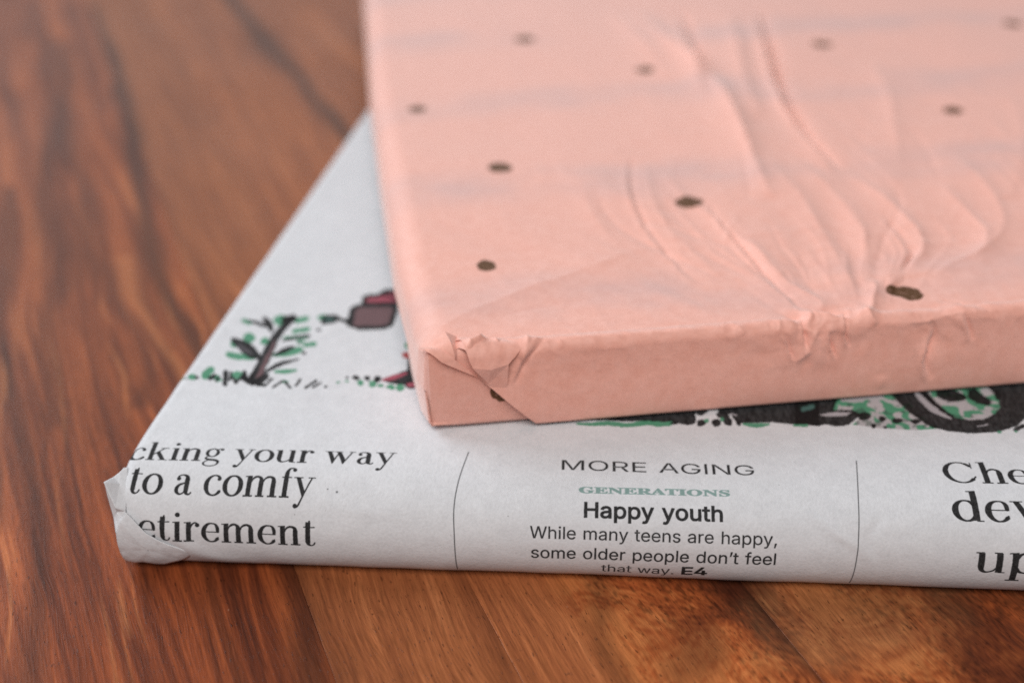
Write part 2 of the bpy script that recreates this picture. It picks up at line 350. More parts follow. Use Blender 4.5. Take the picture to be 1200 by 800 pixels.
# ------------------------------------------------------------------ lettering: outlines and pen strokes
SANS = {"'":"207|78,318 70,509 136,509 128,318",",":"187|38,-119 68,71 137,71 84,-119",".":"187|95,-4 86,-4 78,-1 70,3 63,9 57,16 53,24 50,32 50,41 50,50 53,59 57,66 63,73 70,79 78,83 86,86 95,87 104,86 113,83 121,79 128,73 134,66 138,59 140,50 141,41 140,32 138,24 134,16 128,9 121,3 113,-1 104,-4","4":"453|40,105 40,158 247,509 311,509 109,166 109,163 413,163 413,105|282,0 282,121 282,146 282,318 343,318 343,0","A":"480|16,0 201,509 276,509 463,0 395,0 287,302 282,317 276,334 270,352 264,372 257,394 250,420 241,447 232,478 245,478 236,447 228,419 220,393 213,371 206,351 201,333 195,317 191,302 85,0|110,142 110,199 370,199 370,142","E":"419|60,0 60,509 372,509 372,452 125,452 125,286 355,286 355,229 125,229 125,57 375,57 375,0","G":"521|269,-7 236,-5 205,1 176,11 149,25 125,43 104,64 85,88 69,116 57,146 47,179 42,215 40,254 42,293 47,329 57,362 69,393 85,421 103,445 125,466 149,484 175,498 203,508 233,514 265,516 285,515 304,513 322,509 340,504 358,497 374,489 389,480 403,469 416,458 429,445 439,431 449,416 458,401 465,384 470,367 474,349 408,349 404,361 399,372 393,383 387,393 380,403 373,411 365,420 356,427 347,434 337,439 326,444 315,448 304,452 291,454 279,455 265,456 243,454 222,450 202,443 183,432 166,419 150,404 137,385 125,364 116,340 109,314 105,285 103,254 105,223 109,194 116,168 125,145 137,124 151,105 166,90 184,76 203,66 224,59 246,54 269,53 290,54 309,57 328,63 345,71 360,81 374,93 386,107 396,123 404,141 410,160 414,180 415,202 434,199 283,199 283,256 478,256 478,200 476,170 471,141 463,115 451,91 436,69 419,50 399,33 377,19 352,8 326,0 298,-5","H":"517|60,0 60,509 125,509 125,289 392,289 392,509 457,509 457,0 392,0 392,232 125,232 125,0","I":"301|31,0 31,57 118,57 118,452 31,452 31,509 269,509 269,452 183,452 183,57 269,57 269,0","M":"628|60,0 60,509 152,509 277,187 280,181 282,174 285,167 287,159 290,150 293,141 296,132 299,123 302,113 305,103 308,93 311,84 314,74 317,65 319,57 322,49 307,49 310,57 312,65 315,73 318,83 321,92 324,102 327,111 330,121 333,131 336,140 339,149 342,158 345,167 348,174 350,181 352,187 476,509 568,509 568,0 504,0 504,291 504,299 504,308 504,317 504,327 505,337 505,347 505,358 505,369 505,380 506,391 506,402 506,413 506,424 507,435 507,446 507,457 513,457 509,445 505,433 502,421 498,409 494,397 490,386 486,374 482,363 478,352 474,341 471,331 467,322 464,313 461,305 458,297 456,291 342,0 286,0 170,291 168,297 165,304 162,312 159,321 156,330 152,340 149,350 145,361 141,372 137,384 133,396 129,408 125,420 121,432 116,445 112,457 119,457 119,447 119,437 120,427 120,416 120,405 120,394 121,383 121,372 121,361 121,350 121,339 122,328 122,318 122,309 122,300 122,291 122,0","N":"523|60,0 60,509 136,509 343,183 347,176 352,169 357,160 363,151 369,141 375,130 381,119 388,107 394,94 401,82 407,68 414,55 405,54 403,68 402,81 401,95 401,108 400,121 400,134 399,146 399,157 399,168 399,178 399,187 399,195 399,509 463,509 463,0 387,0 202,290 196,300 190,310 184,320 177,331 171,342 164,354 156,367 148,381 139,396 130,413 119,432 108,452 119,454 120,435 121,417 122,400 122,384 123,368 123,354 124,340 124,328 125,317 125,307 125,298 125,291 125,0","O":"534|267,-7 235,-5 205,1 177,11 150,25 126,42 105,63 86,88 70,115 57,146 48,179 42,215 40,254 42,293 48,329 57,362 70,393 86,421 105,445 126,466 150,484 177,498 205,508 235,514 267,516 299,514 329,508 357,498 384,484 408,466 429,445 448,421 464,393 477,362 486,329 491,293 493,254 491,215 486,179 477,146 464,115 448,88 429,63 408,42 384,25 357,11 329,1 299,-5|267,53 289,54 310,59 330,66 349,76 367,89 383,105 396,123 408,144 418,168 425,194 429,223 430,254 429,286 425,314 418,341 408,365 396,386 383,404 367,420 349,433 330,443 310,450 289,454 267,456 245,454 223,450 203,443 184,433 167,420 151,404 137,385 125,364 116,340 109,314 105,285 103,254 105,223 109,194 116,168 125,144 137,123 151,105 167,89 184,76 203,66 223,59 245,54","R":"449|60,0 60,509 236,509 264,507 290,504 313,497 333,489 351,478 367,465 380,450 390,433 399,415 405,395 408,374 409,352 408,330 405,309 399,290 390,271 380,255 367,240 351,228 333,217 312,209 289,203 264,199 236,198 96,198 96,255 234,255 252,256 269,258 284,262 298,267 309,273 319,281 327,290 334,300 339,312 342,324 344,338 345,352 344,367 342,380 339,393 334,405 327,415 319,425 309,433 298,440 284,445 269,449 252,451 233,452 125,452 125,0|353,0 230,229 303,229 428,0","W":"687|155,0 16,509 82,509 163,196 166,183 170,171 173,158 175,145 178,133 181,120 184,107 187,94 189,80 192,67 195,53 197,40 189,40 192,53 194,67 197,80 200,94 203,107 205,120 208,133 211,145 214,158 218,171 221,183 224,196 306,509 380,509 462,196 465,183 468,171 471,158 474,145 477,133 480,120 483,107 486,94 489,80 492,67 494,53 497,40 488,40 491,53 493,67 496,80 499,94 502,107 504,120 507,133 510,145 513,158 517,171 520,183 523,196 603,509 670,509 530,0 455,0 368,323 363,339 359,356 355,373 351,391 347,410 344,431 340,452 336,475 350,475 346,453 342,433 339,413 335,395 331,377 327,359 323,341 318,323 230,0","a":"390|160,-9 142,-8 126,-5 110,-1 94,5 80,12 68,22 57,32 48,45 40,58 35,73 31,90 30,108 31,123 34,138 38,150 43,161 50,171 58,179 67,187 78,193 89,199 100,203 112,207 125,211 138,213 152,216 165,218 178,220 194,222 209,224 222,225 234,227 244,228 252,230 259,232 265,235 270,238 273,243 275,248 276,255 276,257 275,268 273,279 271,288 267,297 262,304 256,311 248,317 240,322 230,326 220,329 208,330 196,331 183,330 171,329 159,326 149,322 140,318 132,313 124,307 118,301 112,294 107,288 103,281 100,274 41,291 48,308 57,322 67,335 79,346 91,355 104,364 118,370 133,375 148,379 163,382 179,384 194,384 204,384 215,383 227,382 239,379 251,376 263,372 275,367 286,360 296,353 306,343 315,333 322,320 329,306 333,290 336,272 337,251 337,0 277,0 277,52 272,52 269,45 264,38 258,32 252,25 244,18 236,12 226,6 215,1 203,-3 190,-6 176,-8|170,45 187,46 202,49 216,53 228,59 239,66 248,74 257,83 263,93 269,104 272,115 275,126 276,138 276,190 259,182 253,180 246,179 239,177 231,176 223,175 216,173 208,172 200,171 193,170 186,169 181,169 175,168 165,166 154,164 144,162 134,159 125,155 117,150 110,145 103,139 98,132 95,124 93,115 92,105 92,95 94,87 98,79 102,72 107,66 114,61 121,56 130,52 139,49 149,47 159,46","d":"425|195,-8 172,-7 151,-2 130,5 111,16 94,29 79,45 66,64 55,84 46,108 39,133 35,160 34,189 35,218 39,245 46,270 55,293 66,313 79,332 95,347 112,361 131,371 151,378 173,383 196,384 213,384 228,381 241,378 253,373 263,367 272,360 280,353 287,346 293,338 298,331 303,325 306,319 311,319 311,509 372,509 372,0 313,0 313,59 307,59 303,53 298,46 293,39 287,31 280,24 272,17 263,10 252,4 241,-1 227,-5 212,-7|205,47 221,48 236,51 250,57 263,65 274,75 284,86 293,100 299,115 305,132 309,150 311,169 312,189 311,210 309,229 305,247 300,263 293,278 284,291 275,302 263,312 251,320 237,325 221,329 205,330 187,329 172,325 157,319 145,311 133,301 124,290 115,276 108,261 103,245 99,227 97,209 96,189 97,170 99,151 103,133 109,117 115,101 124,88 134,76 145,66 158,57 172,51 188,48","e":"404|212,-8 185,-7 161,-2 138,6 117,16 98,30 82,46 68,64 56,85 46,108 40,132 35,159 34,187 35,215 39,242 46,267 55,290 67,311 81,329 97,346 115,359 135,370 157,378 180,383 205,384 221,384 236,382 251,379 266,374 280,368 294,361 307,351 319,341 331,329 341,315 350,299 357,282 363,263 368,242 370,219 371,194 371,169 75,169 75,221 338,221 310,202 309,220 307,237 303,254 298,269 291,282 283,294 273,305 263,314 250,321 237,326 222,329 205,330 189,329 173,326 159,321 146,313 135,304 125,294 116,282 109,270 103,256 99,241 97,226 96,211 96,178 97,157 100,139 104,122 110,106 118,92 128,80 139,70 151,61 165,55 179,50 195,47 212,46 224,47 234,48 244,50 254,53 263,56 271,61 278,66 285,73 292,80 297,88 302,96 306,105 365,91 360,77 353,63 345,51 335,39 324,29 311,19 298,11 283,4 266,-1 249,-5 231,-7","f":"254|228,379 228,327 6,327 6,379|81,0 81,432 82,447 84,461 89,474 96,486 104,496 113,505 124,513 135,519 148,524 161,527 174,529 187,530 197,530 207,529 215,528 222,527 229,525 234,524 239,522 243,521 227,468 215,472 211,473 206,473 200,474 195,474 182,473 171,470 162,466 154,460 149,452 145,443 142,431 142,419 142,0","h":"410|114,227 114,0 53,0 53,509 114,509 114,287 102,287 112,312 124,332 137,349 152,362 169,372 187,379 207,383 227,384 246,383 264,380 280,376 295,369 309,360 321,349 332,336 341,321 348,304 353,285 356,264 357,240 357,0 296,0 296,235 295,256 290,275 283,291 273,304 260,315 246,323 229,328 210,329 197,328 184,326 172,322 161,317 150,311 141,303 133,293 126,283 121,271 117,257 114,243","i":"167|53,0 53,379 114,379 114,0|84,443 75,444 67,446 60,449 54,455 48,461 44,468 42,475 41,483 42,491 44,499 48,506 54,512 60,517 67,521 75,523 84,524 92,523 100,521 107,517 114,512 119,506 123,499 126,491 126,483 126,475 123,468 119,461 114,455 107,449 100,446 92,444","l":"189|139,-2 119,-1 101,3 86,10 74,20 65,33 58,47 54,65 53,84 53,509 114,509 114,99 114,87 115,77 117,68 120,62 124,58 130,54 137,53 146,52 160,53 170,54 181,3 162,-1 156,-2 151,-2 145,-2","m":"609|53,0 53,379 112,379 112,295 108,295 112,310 118,323 125,335 132,346 141,355 151,363 161,370 172,376 183,380 195,384 207,386 219,386 239,385 257,380 273,372 287,361 299,347 309,331 316,314 321,295 312,295 317,308 322,321 329,332 337,343 347,353 357,361 368,369 381,375 394,380 407,383 422,385 437,386 453,385 468,383 483,378 497,372 510,364 522,354 532,342 541,328 548,313 553,296 556,276 557,255 557,0 496,0 496,254 494,273 490,289 483,302 473,313 460,321 447,326 433,329 419,330 406,330 395,328 384,324 374,320 365,314 358,307 351,299 345,290 341,280 338,270 336,259 335,247 335,0 274,0 274,260 273,275 269,288 262,301 253,311 242,320 229,326 215,329 199,330 188,330 178,328 168,325 158,320 148,314 140,307 132,299 126,289 121,278 117,266 114,253 114,238 114,0","n":"409|114,227 114,0 53,0 53,379 112,379 112,287 102,287 112,312 124,332 137,349 152,362 169,372 187,379 207,383 227,384 246,383 264,380 280,376 295,369 309,360 321,349 332,336 341,321 348,304 353,285 356,264 357,240 357,0 296,0 296,235 295,256 290,275 283,291 273,304 260,315 246,323 229,328 210,329 197,328 184,326 172,322 161,317 150,311 141,303 133,293 126,283 121,271 117,257 114,243","o":"415|207,-8 182,-7 159,-2 137,6 117,16 98,30 82,46 68,64 56,85 46,108 40,133 36,159 34,187 36,216 40,243 46,268 56,291 68,312 82,330 98,346 117,360 137,371 159,378 182,383 207,384 233,383 256,378 278,371 299,360 317,346 333,330 347,312 359,291 369,268 376,243 380,216 381,187 380,159 376,133 369,108 359,85 347,64 333,46 317,30 299,16 278,6 256,-2 233,-7|207,46 226,48 242,51 257,57 270,66 282,76 292,89 300,102 307,117 312,134 316,151 318,169 319,187 318,206 316,224 312,242 307,258 300,274 292,287 282,300 270,310 257,319 242,325 226,329 207,330 189,329 173,325 158,319 145,310 134,300 124,287 115,274 108,258 103,242 99,224 97,206 96,187 97,169 99,151 103,134 108,117 115,102 124,89 134,76 145,66 158,57 173,51 189,48","p":"424|53,-143 53,379 112,379 112,319 118,319 122,325 126,331 131,338 137,346 144,353 152,360 161,367 171,373 183,378 197,381 212,384 229,384 252,383 274,378 294,371 313,361 330,347 345,332 359,313 370,293 379,270 385,245 389,218 390,189 389,160 385,133 379,108 370,84 359,64 346,45 330,29 313,16 294,5 274,-2 252,-7 229,-8 213,-7 198,-5 184,-1 173,4 162,10 153,17 145,24 138,31 132,39 127,46 122,53 118,59 114,59 114,-143|220,47 237,48 253,51 267,57 279,66 291,76 301,88 309,101 316,117 321,133 325,151 327,170 328,189 327,209 325,227 321,245 316,261 309,276 301,290 291,301 280,311 267,319 253,325 237,329 220,330 203,329 188,325 174,320 161,312 150,302 140,291 132,278 125,263 120,247 116,229 113,210 113,189 113,169 116,150 120,132 125,115 132,100 140,86 150,75 162,65 174,57 188,51 204,48","r":"259|53,0 53,379 112,379 112,321 115,321 122,335 130,347 140,358 152,367 166,375 181,380 196,384 213,385 229,384 243,384 243,322 230,324 224,325 219,325 213,326 207,326 194,325 182,323 170,319 159,315 149,309 140,301 132,293 126,284 121,273 117,262 114,250 114,237 114,0","s":"364|182,-8 163,-7 145,-5 128,-2 112,3 98,10 84,18 72,27 62,38 53,50 45,63 40,78 36,94 94,107 99,92 105,79 114,69 124,60 136,54 150,49 165,46 181,45 200,46 217,50 232,55 244,62 255,71 262,81 267,91 268,103 267,112 265,121 260,129 254,136 246,142 237,147 225,151 212,155 149,170 125,177 104,186 87,196 72,208 61,222 53,237 48,255 47,274 48,290 51,305 57,319 65,332 75,343 87,354 100,363 115,370 131,377 149,381 167,384 187,384 206,384 223,381 239,378 254,372 267,366 279,358 290,349 299,339 307,328 314,316 319,303 324,290 268,277 264,288 258,298 251,307 243,316 232,323 219,328 205,331 187,333 171,332 156,329 143,324 131,317 121,308 114,299 110,289 109,277 110,267 112,258 117,250 124,243 133,237 144,232 157,227 172,223 229,209 254,202 275,194 292,183 306,171 317,158 325,142 330,125 331,107 330,90 326,75 321,61 312,47 302,35 290,24 276,15 260,6 242,0 223,-5 203,-7","t":"228|204,379 204,327 6,327 6,379|65,471 126,471 126,98 127,86 128,76 132,68 136,61 142,56 150,53 159,51 170,50 185,51 202,54 213,2 208,0 203,-1 198,-2 192,-3 186,-3 180,-4 174,-4 168,-4 145,-3 125,2 107,10 92,21 80,35 72,52 67,71 65,93","u":"410|182,-5 164,-4 146,-1 130,4 115,11 101,20 89,31 78,44 69,59 62,76 57,95 54,116 53,139 53,379 114,379 114,144 115,123 119,105 127,89 137,75 150,64 164,56 181,52 200,50 213,51 226,53 238,57 249,62 259,69 268,77 276,86 283,97 289,109 293,122 295,137 296,153 296,379 357,379 357,0 298,0 298,92 307,92 297,67 286,47 272,30 257,17 240,7 222,0 203,-4","w":"567|138,0 23,379 87,379 133,214 138,196 143,177 149,157 154,137 159,115 165,91 170,67 175,41 165,41 170,66 175,90 180,113 186,135 191,156 196,176 201,195 206,214 252,379 316,379 362,214 366,196 371,176 376,157 382,136 387,114 392,91 397,67 402,41 391,41 397,66 402,90 408,113 413,135 418,156 423,176 429,195 434,214 480,379 545,379 429,0 368,0 319,172 315,185 312,198 308,212 305,225 301,239 297,252 294,266 291,280 287,295 284,309 280,323 277,338 291,338 287,323 284,309 280,295 277,280 273,266 270,252 266,238 263,225 259,211 255,198 252,185 248,172 199,0","y":"390|47,-139 61,-86 71,-87 80,-89 88,-90 96,-90 104,-89 111,-87 118,-84 124,-80 130,-74 136,-67 141,-58 146,-48 151,-36 163,-1 17,379 84,379 165,155 171,138 177,121 182,104 187,87 191,70 196,53 201,37 206,21 184,21 188,37 193,53 198,70 202,87 207,104 212,121 218,138 224,155 305,379 371,379 204,-58 198,-72 191,-85 184,-97 177,-107 168,-116 159,-124 150,-130 139,-136 128,-140 117,-143 104,-145 91,-145 84,-145 77,-145 71,-144 65,-143","\u2019":"176|52,318 82,509 151,509 98,318"}
FAT = {"A":"437|-9,0 -9,18 1,19 9,21 17,25 24,30 30,38 36,47 43,60 49,75 206,466 224,465 384,87 392,70 399,55 405,44 411,34 417,27 425,22 433,19 443,18 443,0 229,0 229,18 253,20 270,25 280,34 283,46 283,51 281,59 277,69 273,81 253,132 103,132 79,71 76,59 75,48 78,35 87,26 102,20 124,18 128,18 128,0|113,161 242,161 177,319","E":"442|14,0 14,17 30,18 44,20 55,24 62,30 68,37 72,48 74,62 75,78 75,369 74,389 72,405 68,417 62,425 54,431 44,435 31,438 16,439 16,455 399,455 399,320 383,320 378,349 369,373 356,392 340,406 320,417 295,424 266,429 232,430 222,430 213,430 206,429 200,428 186,417 185,412 184,405 183,397 183,388 183,246 193,246 214,247 232,252 247,259 259,269 269,282 277,300 283,321 288,345 304,345 304,118 287,118 285,137 282,154 278,169 273,181 267,192 259,201 251,208 241,213 229,217 216,220 202,222 185,222 183,222 183,67 183,56 185,47 188,40 192,35 198,32 206,29 217,28 230,28 254,28 276,30 295,34 313,39 330,45 345,53 358,63 371,75 382,89 393,105 402,123 411,143 430,143 402,0","G":"507|268,-10 233,-8 200,-3 170,7 141,19 116,36 93,55 74,77 57,103 44,131 35,161 29,194 28,229 29,263 35,295 44,324 57,352 74,377 93,399 115,419 139,435 166,448 195,458 225,464 257,465 284,464 311,459 340,451 369,441 388,436 406,443 409,447 412,452 416,458 419,465 437,465 437,308 420,308 412,327 403,346 393,363 382,379 370,393 357,406 343,417 329,426 314,434 299,439 283,442 267,443 214,430 176,389 153,322 146,228 148,178 154,135 165,98 180,67 199,44 221,26 246,16 275,13 293,14 308,16 319,21 328,27 334,35 339,45 342,57 343,71 343,128 342,142 339,154 335,163 329,170 321,175 309,179 294,181 275,182 275,198 500,198 500,182 485,181 473,179 463,175 457,171 452,164 449,155 447,143 446,128 446,29 402,12 357,0 313,-8","I":"261|13,0 13,17 29,20 42,23 53,27 61,32 67,39 72,49 74,61 75,75 75,387 74,401 72,412 68,421 63,427 55,432 45,435 31,437 13,439 13,455 244,455 244,439 228,437 214,435 204,432 196,427 190,421 186,412 183,401 183,387 183,77 183,67 184,59 185,51 187,44 190,39 194,34 200,30 206,26 214,23 223,21 233,19 246,17 246,0","N":"494|403,-11 107,350 107,79 108,62 110,49 113,38 119,31 126,26 136,21 150,19 167,17 167,0 18,0 18,17 29,18 39,19 47,21 54,23 60,26 65,30 68,35 71,41 73,49 75,57 76,67 76,79 76,388 61,407 49,421 41,429 36,433 18,439 18,455 156,455 391,169 391,377 391,389 390,399 388,407 386,414 383,420 379,425 375,429 369,431 362,434 353,436 343,437 331,439 331,455 480,455 480,439 464,437 450,434 440,430 433,425 428,417 425,407 422,393 422,377 422,-11","O":"525|261,-11 236,-10 213,-6 190,-1 169,7 148,17 129,29 111,43 94,58 79,75 66,93 55,113 45,134 37,156 32,179 29,203 28,228 29,252 32,276 37,299 45,321 55,342 66,362 79,380 95,397 112,413 130,426 149,438 170,448 192,456 216,462 240,465 265,466 290,465 313,462 336,456 357,448 378,439 397,427 415,414 431,399 446,382 459,364 471,344 481,323 488,301 494,277 497,253 498,228 497,203 494,179 488,156 481,134 471,113 459,93 446,75 430,58 414,43 395,29 376,17 355,7 333,-1 310,-6 286,-10|265,12 315,26 351,66 372,133 379,228 377,278 371,321 362,358 348,389 330,412 310,430 286,440 260,443 210,430 174,389 152,322 145,228 147,178 153,135 163,98 177,67 195,43 215,26 238,16","R":"473|15,0 15,17 31,19 45,22 55,26 62,32 68,39 72,50 74,64 75,81 75,379 74,394 71,406 68,416 62,424 55,429 44,434 32,437 16,439 16,455 217,455 264,453 305,448 339,439 367,426 389,409 405,388 414,363 417,334 411,296 392,265 360,241 315,224 432,50 437,43 443,36 448,30 452,26 457,22 463,19 470,18 478,17 480,17 480,0 338,0 201,212 182,212 182,81 183,64 185,50 189,39 194,32 202,26 212,22 225,19 242,17 242,0|182,234 203,234 228,235 249,240 266,248 280,258 290,272 298,290 302,311 304,336 299,378 284,407 259,425 224,431 212,431 202,429 195,426 190,422 186,417 184,409 182,398 182,385","S":"390|43,-11 43,158 62,158 72,124 83,94 96,70 111,50 129,34 149,24 172,17 197,15 215,16 231,20 245,27 257,36 266,47 273,60 277,74 279,89 275,110 265,129 248,146 225,160 163,191 135,205 112,221 92,236 77,253 65,270 56,289 51,309 50,332 51,352 54,370 60,387 67,403 77,417 88,429 101,440 115,449 131,457 148,462 166,465 185,466 195,466 206,465 217,463 229,461 242,459 255,456 268,452 282,448 291,446 300,445 307,446 313,450 318,457 320,466 339,466 339,319 322,319 317,337 310,354 303,370 293,385 283,398 272,410 261,420 248,429 235,436 222,441 208,444 194,445 178,443 163,440 151,434 140,426 131,417 125,406 121,394 120,380 121,368 124,356 129,346 137,336 147,328 159,319 173,311 189,303 253,273 273,263 290,253 305,243 317,233 328,222 337,211 344,200 350,188 354,176 357,162 359,148 359,133 358,112 354,93 348,75 339,58 328,43 314,29 298,18 281,8 261,0 240,-6 217,-9 192,-10 184,-10 175,-9 167,-9 158,-8 150,-6 142,-4 134,-2 126,1 118,3 110,6 104,8 98,9 85,12 69,7 61,-11","T":"423|92,0 92,17 109,18 123,21 134,25 142,31 148,39 152,50 155,64 156,81 156,433 149,433 124,431 102,426 82,416 65,403 51,387 41,367 33,344 29,318 11,318 11,455 410,455 410,317 394,317 381,368 357,404 319,426 269,433 263,433 263,81 264,63 267,49 271,38 276,30 284,25 296,21 310,18 328,17 328,0"}

def decode(s):
    parts = s.split('|')
    return int(parts[0]), [np.array([[float(q) for q in p.split(',')] for p in c.split(' ')]) for c in parts[1:]]

def arc(cx, cy, rx, ry, a0, a1, thick, thin, n=26):
    """pen stroke round an ellipse: thick at the sides, thin at top and bottom"""
    o = []
    for a in np.radians(np.linspace(a0, a1, n)):
        o.append((cx + rx * math.cos(a), cy + ry * math.sin(a), thin + (thick - thin) * abs(math.cos(a)) ** 1.6))
    return o

S, HL = 53, 16            # half stem, half hairline
def R(x0, y0, x1, y1): return ('poly', [(x0, y0), (x1, y0), (x1, y1), (x0, y1)])
def B(pts): return ('brush', pts)
def ball(x, y, r): return ('brush', [(x, y, r), (x + .1, y, r)])
def foot(x, y=0, w=105): return R(x - w, y, x + w, y + 2 * HL)
def flag(x, y):           # slanted serif at the head of a stem
    return ('poly', [(x - 105, y - 28), (x - 105, y - 8), (x + S, y + 6), (x + S, y - 60), (x - S, y - 60), (x - S, y - 26)])
def stem(x, y0, y1): return R(x - S, y0, x + S, y1)
def arch(x0, x1, top=500):
    m = (x0 + x1) / 2 + 22
    return [B([(x0 + S - 6, top - 135, HL), (x0 + 75, top - 70, HL + 2), (m - 25, top - 24, HL + 10), (m + 40, top - 18, 24), (x1 - 16, top - 60, 38), (x1, top - 140, S)]), stem(x1, 0, top - 130)]
SERIF = {
 'o': (490, [B(arc(245, 250, 183, 240, 0, 360, S, HL, 48))]),
 'c': (440, [B(arc(245, 250, 183, 240, 62, 318, S, HL, 36)), ball(350, 402, 44), B([(331, 462, HL), (362, 440, 20), (372, 412, 20)]), B([(381, 89, HL), (395, 120, HL)])]),
 'e': (445, [B(arc(235, 250, 175, 240, 180, 318, S, HL, 26)), B(arc(235, 250, 175, 240, 90, 180, S, HL, 16)), B([(235, 490, HL), (300, 482, 15), (350, 440, 30), (376, 370, 38), (380, 300, 34), (380, 284, 30)]), R(80, 262, 414, 282), B([(365, 90, HL), (385, 130, HL)])]),
 'i': (265, [stem(135, 0, 470), flag(135, 500), foot(135), ball(132, 668, 54)]),
 'n': (555, [stem(125, 0, 470), flag(125, 500), foot(125)] + arch(125, 410) + [foot(410)]),
 'm': (830, [stem(125, 0, 470), flag(125, 500), foot(125)] + arch(125, 400) + [foot(400, 0, 95)] + arch(400, 685) + [foot(685)]),
 'h': (555, [stem(125, 0, 720), flag(125, 745), foot(125)] + arch(125, 410) + [foot(410)]),
 'r': (405, [stem(125, 0, 470), flag(125, 500), foot(125, 0, 115), B([(160, 340, HL), (195, 430, HL + 4), (250, 482, 16), (300, 484, 16), (340, 455, 18)]), ball(322, 432, 50)]),
 't': (330, [stem(135, 90, 610), ('poly', [(92, 500), (178, 500), (178, 650), (150, 650), (128, 560), (60, 500)]), R(35, 478, 290, 500), B([(135, 120, S), (142, 60, 38), (180, 18, 22), (225, 14, 14), (270, 45, HL), (290, 90, HL)])]),
 'u': (560, [stem(120, 150, 480), R(25, 478, 160, 500), B([(120, 160, S), (132, 80, 40), (185, 24, 26), (250, 22, 16), (330, 60, HL), (385, 130, HL)]), stem(425, 10, 480), R(330, 478, 465, 500), R(425, 0, 530, 20)]),
 'k': (560, [stem(125, 0, 720), flag(125, 745), foot(125), B([(150, 200, HL), (400, 480, HL)]), R(310, 478, 510, 500), ('poly', [(225, 300), (300, 372), (490, 10), (385, 10)]), R(330, 0, 545, 20)]),
 'a': (480, [B([(85, 400, 20), (110, 455, 16), (170, 486, 13), (235, 484, 20), (300, 445, 36), (318, 380, S), (318, 300, S)]), ball(112, 392, 46), stem(318, 90, 380), B([(318, 110, S), (330, 50, 36), (370, 20, 20), (410, 26, HL), (440, 60, HL)]), B([(318, 300, HL), (240, 280, HL + 3), (150, 235, 28), (100, 160, 40), (105, 85, 40), (150, 32, 26), (210, 24, 16), (270, 60, HL), (315, 130, HL)])]),
 'f': (310, [stem(135, 0, 560), B([(135, 540, S), (142, 630, 40), (180, 710, 24), (240, 738, 14), (295, 722, 16)]), ball(300, 688, 46), R(35, 478, 260, 500), foot(135, 0, 110)]),
 'y': (500, [('poly', [(55, 490), (155, 490), (292, 140), (240, 20)]), R(5, 480, 215, 500), R(335, 480, 500, 500), B([(420, 485, HL), (262, 60, HL), (200, -100, HL + 2), (155, -185, 18), (110, -205, 20)]), ball(98, -180, 48)]),
 'v': (500, [('poly', [(55, 490), (155, 490), (292, 140), (245, 0), (235, 0)]), R(5, 480, 215, 500), R(335, 480, 500, 500), B([(420, 485, HL), (245, 12, HL)])]),
 'w': (740, [('poly', [(55, 490), (152, 490), (265, 160), (220, 0), (205, 0)]), ('poly', [(285, 490), (382, 490), (520, 150), (470, 0), (458, 0)]), R(5, 480, 210, 500), R(240, 480, 425, 500), R(585, 480, 735, 500), B([(345, 470, HL), (213, 12, HL)]), B([(655, 485, HL), (465, 12, HL)])]),
 'g': (500, [B(arc(215, 335, 130, 157, 0, 360, 38, HL, 40)), B([(300, 440, HL), (350, 490, 12), (410, 500, 14)]), ball(425, 470, 42), B([(150, 195, HL), (95, 150, 18), (90, 95, 26), (160, 58, 34), (290, 40, 36), (380, 0, 34), (400, -70, 26), (350, -150, 14), (230, -190, HL), (110, -165, 16), (55, -100, 24), (75, -30, 16), (140, 20, HL), (165, 50, HL)])]),
 'd': (560, [B(arc(245, 250, 180, 240, 35, 325, S, HL, 40)), stem(410, 20, 720), flag(410, 745), R(410, 0, 525, 20), B([(392, 112, HL), (410, 150, HL)])]),
 'p': (560, [stem(130, -220, 470), flag(130, 500), foot(130, -230, 115), B(arc(305, 250, 180, 240, -145, 145, S, HL, 40))]),
 'C': (700, [B(arc(350, 360, 285, 352, 42, 318, 54, HL, 44)), R(588, 500, 606, 715), ('poly', [(540, 610), (606, 500), (606, 560)]), B([(562, 125, HL), (610, 190, HL), (622, 215, HL)])]),
}

# ------------------------------------------------------------------ newspaper print, drawn in paper millimetres (x along the edge, y up the sheet)
NX0, NX1, NY0, NY1, NPX = -5.0, 145.0, 0.0, 80.0, 0.055

class Sheet:
    def __init__(s):
        s.w = int((NX1 - NX0) / NPX); s.h = int((NY1 - NY0) / NPX)
        s.rgb = np.ones((s.h, s.w, 3), np.float32)
        x = np.arange(s.w, dtype=np.float32) * NPX + NX0; y = np.arange(s.h, dtype=np.float32) * NPX + NY0
        s.x, s.y = x, y
    def box(s, x0, y0, x1, y1, pad=.3):
        i0 = max(0, int((x0 - pad - NX0) / NPX)); i1 = min(s.w, int((x1 + pad - NX0) / NPX) + 1)
        j0 = max(0, int((y0 - pad - NY0) / NPX)); j1 = min(s.h, int((y1 + pad - NY0) / NPX) + 1)
        X, Y = np.meshgrid(s.x[i0:i1], s.y[j0:j1])
        return (slice(j0, j1), slice(i0, i1)), X, Y
    def ink(s, sl, m, col):
        c = lin(col).astype(np.float32) if not isinstance(col, np.ndarray) else col
        s.rgb[sl] = s.rgb[sl] * (1 - m[..., None]) + c * m[..., None]

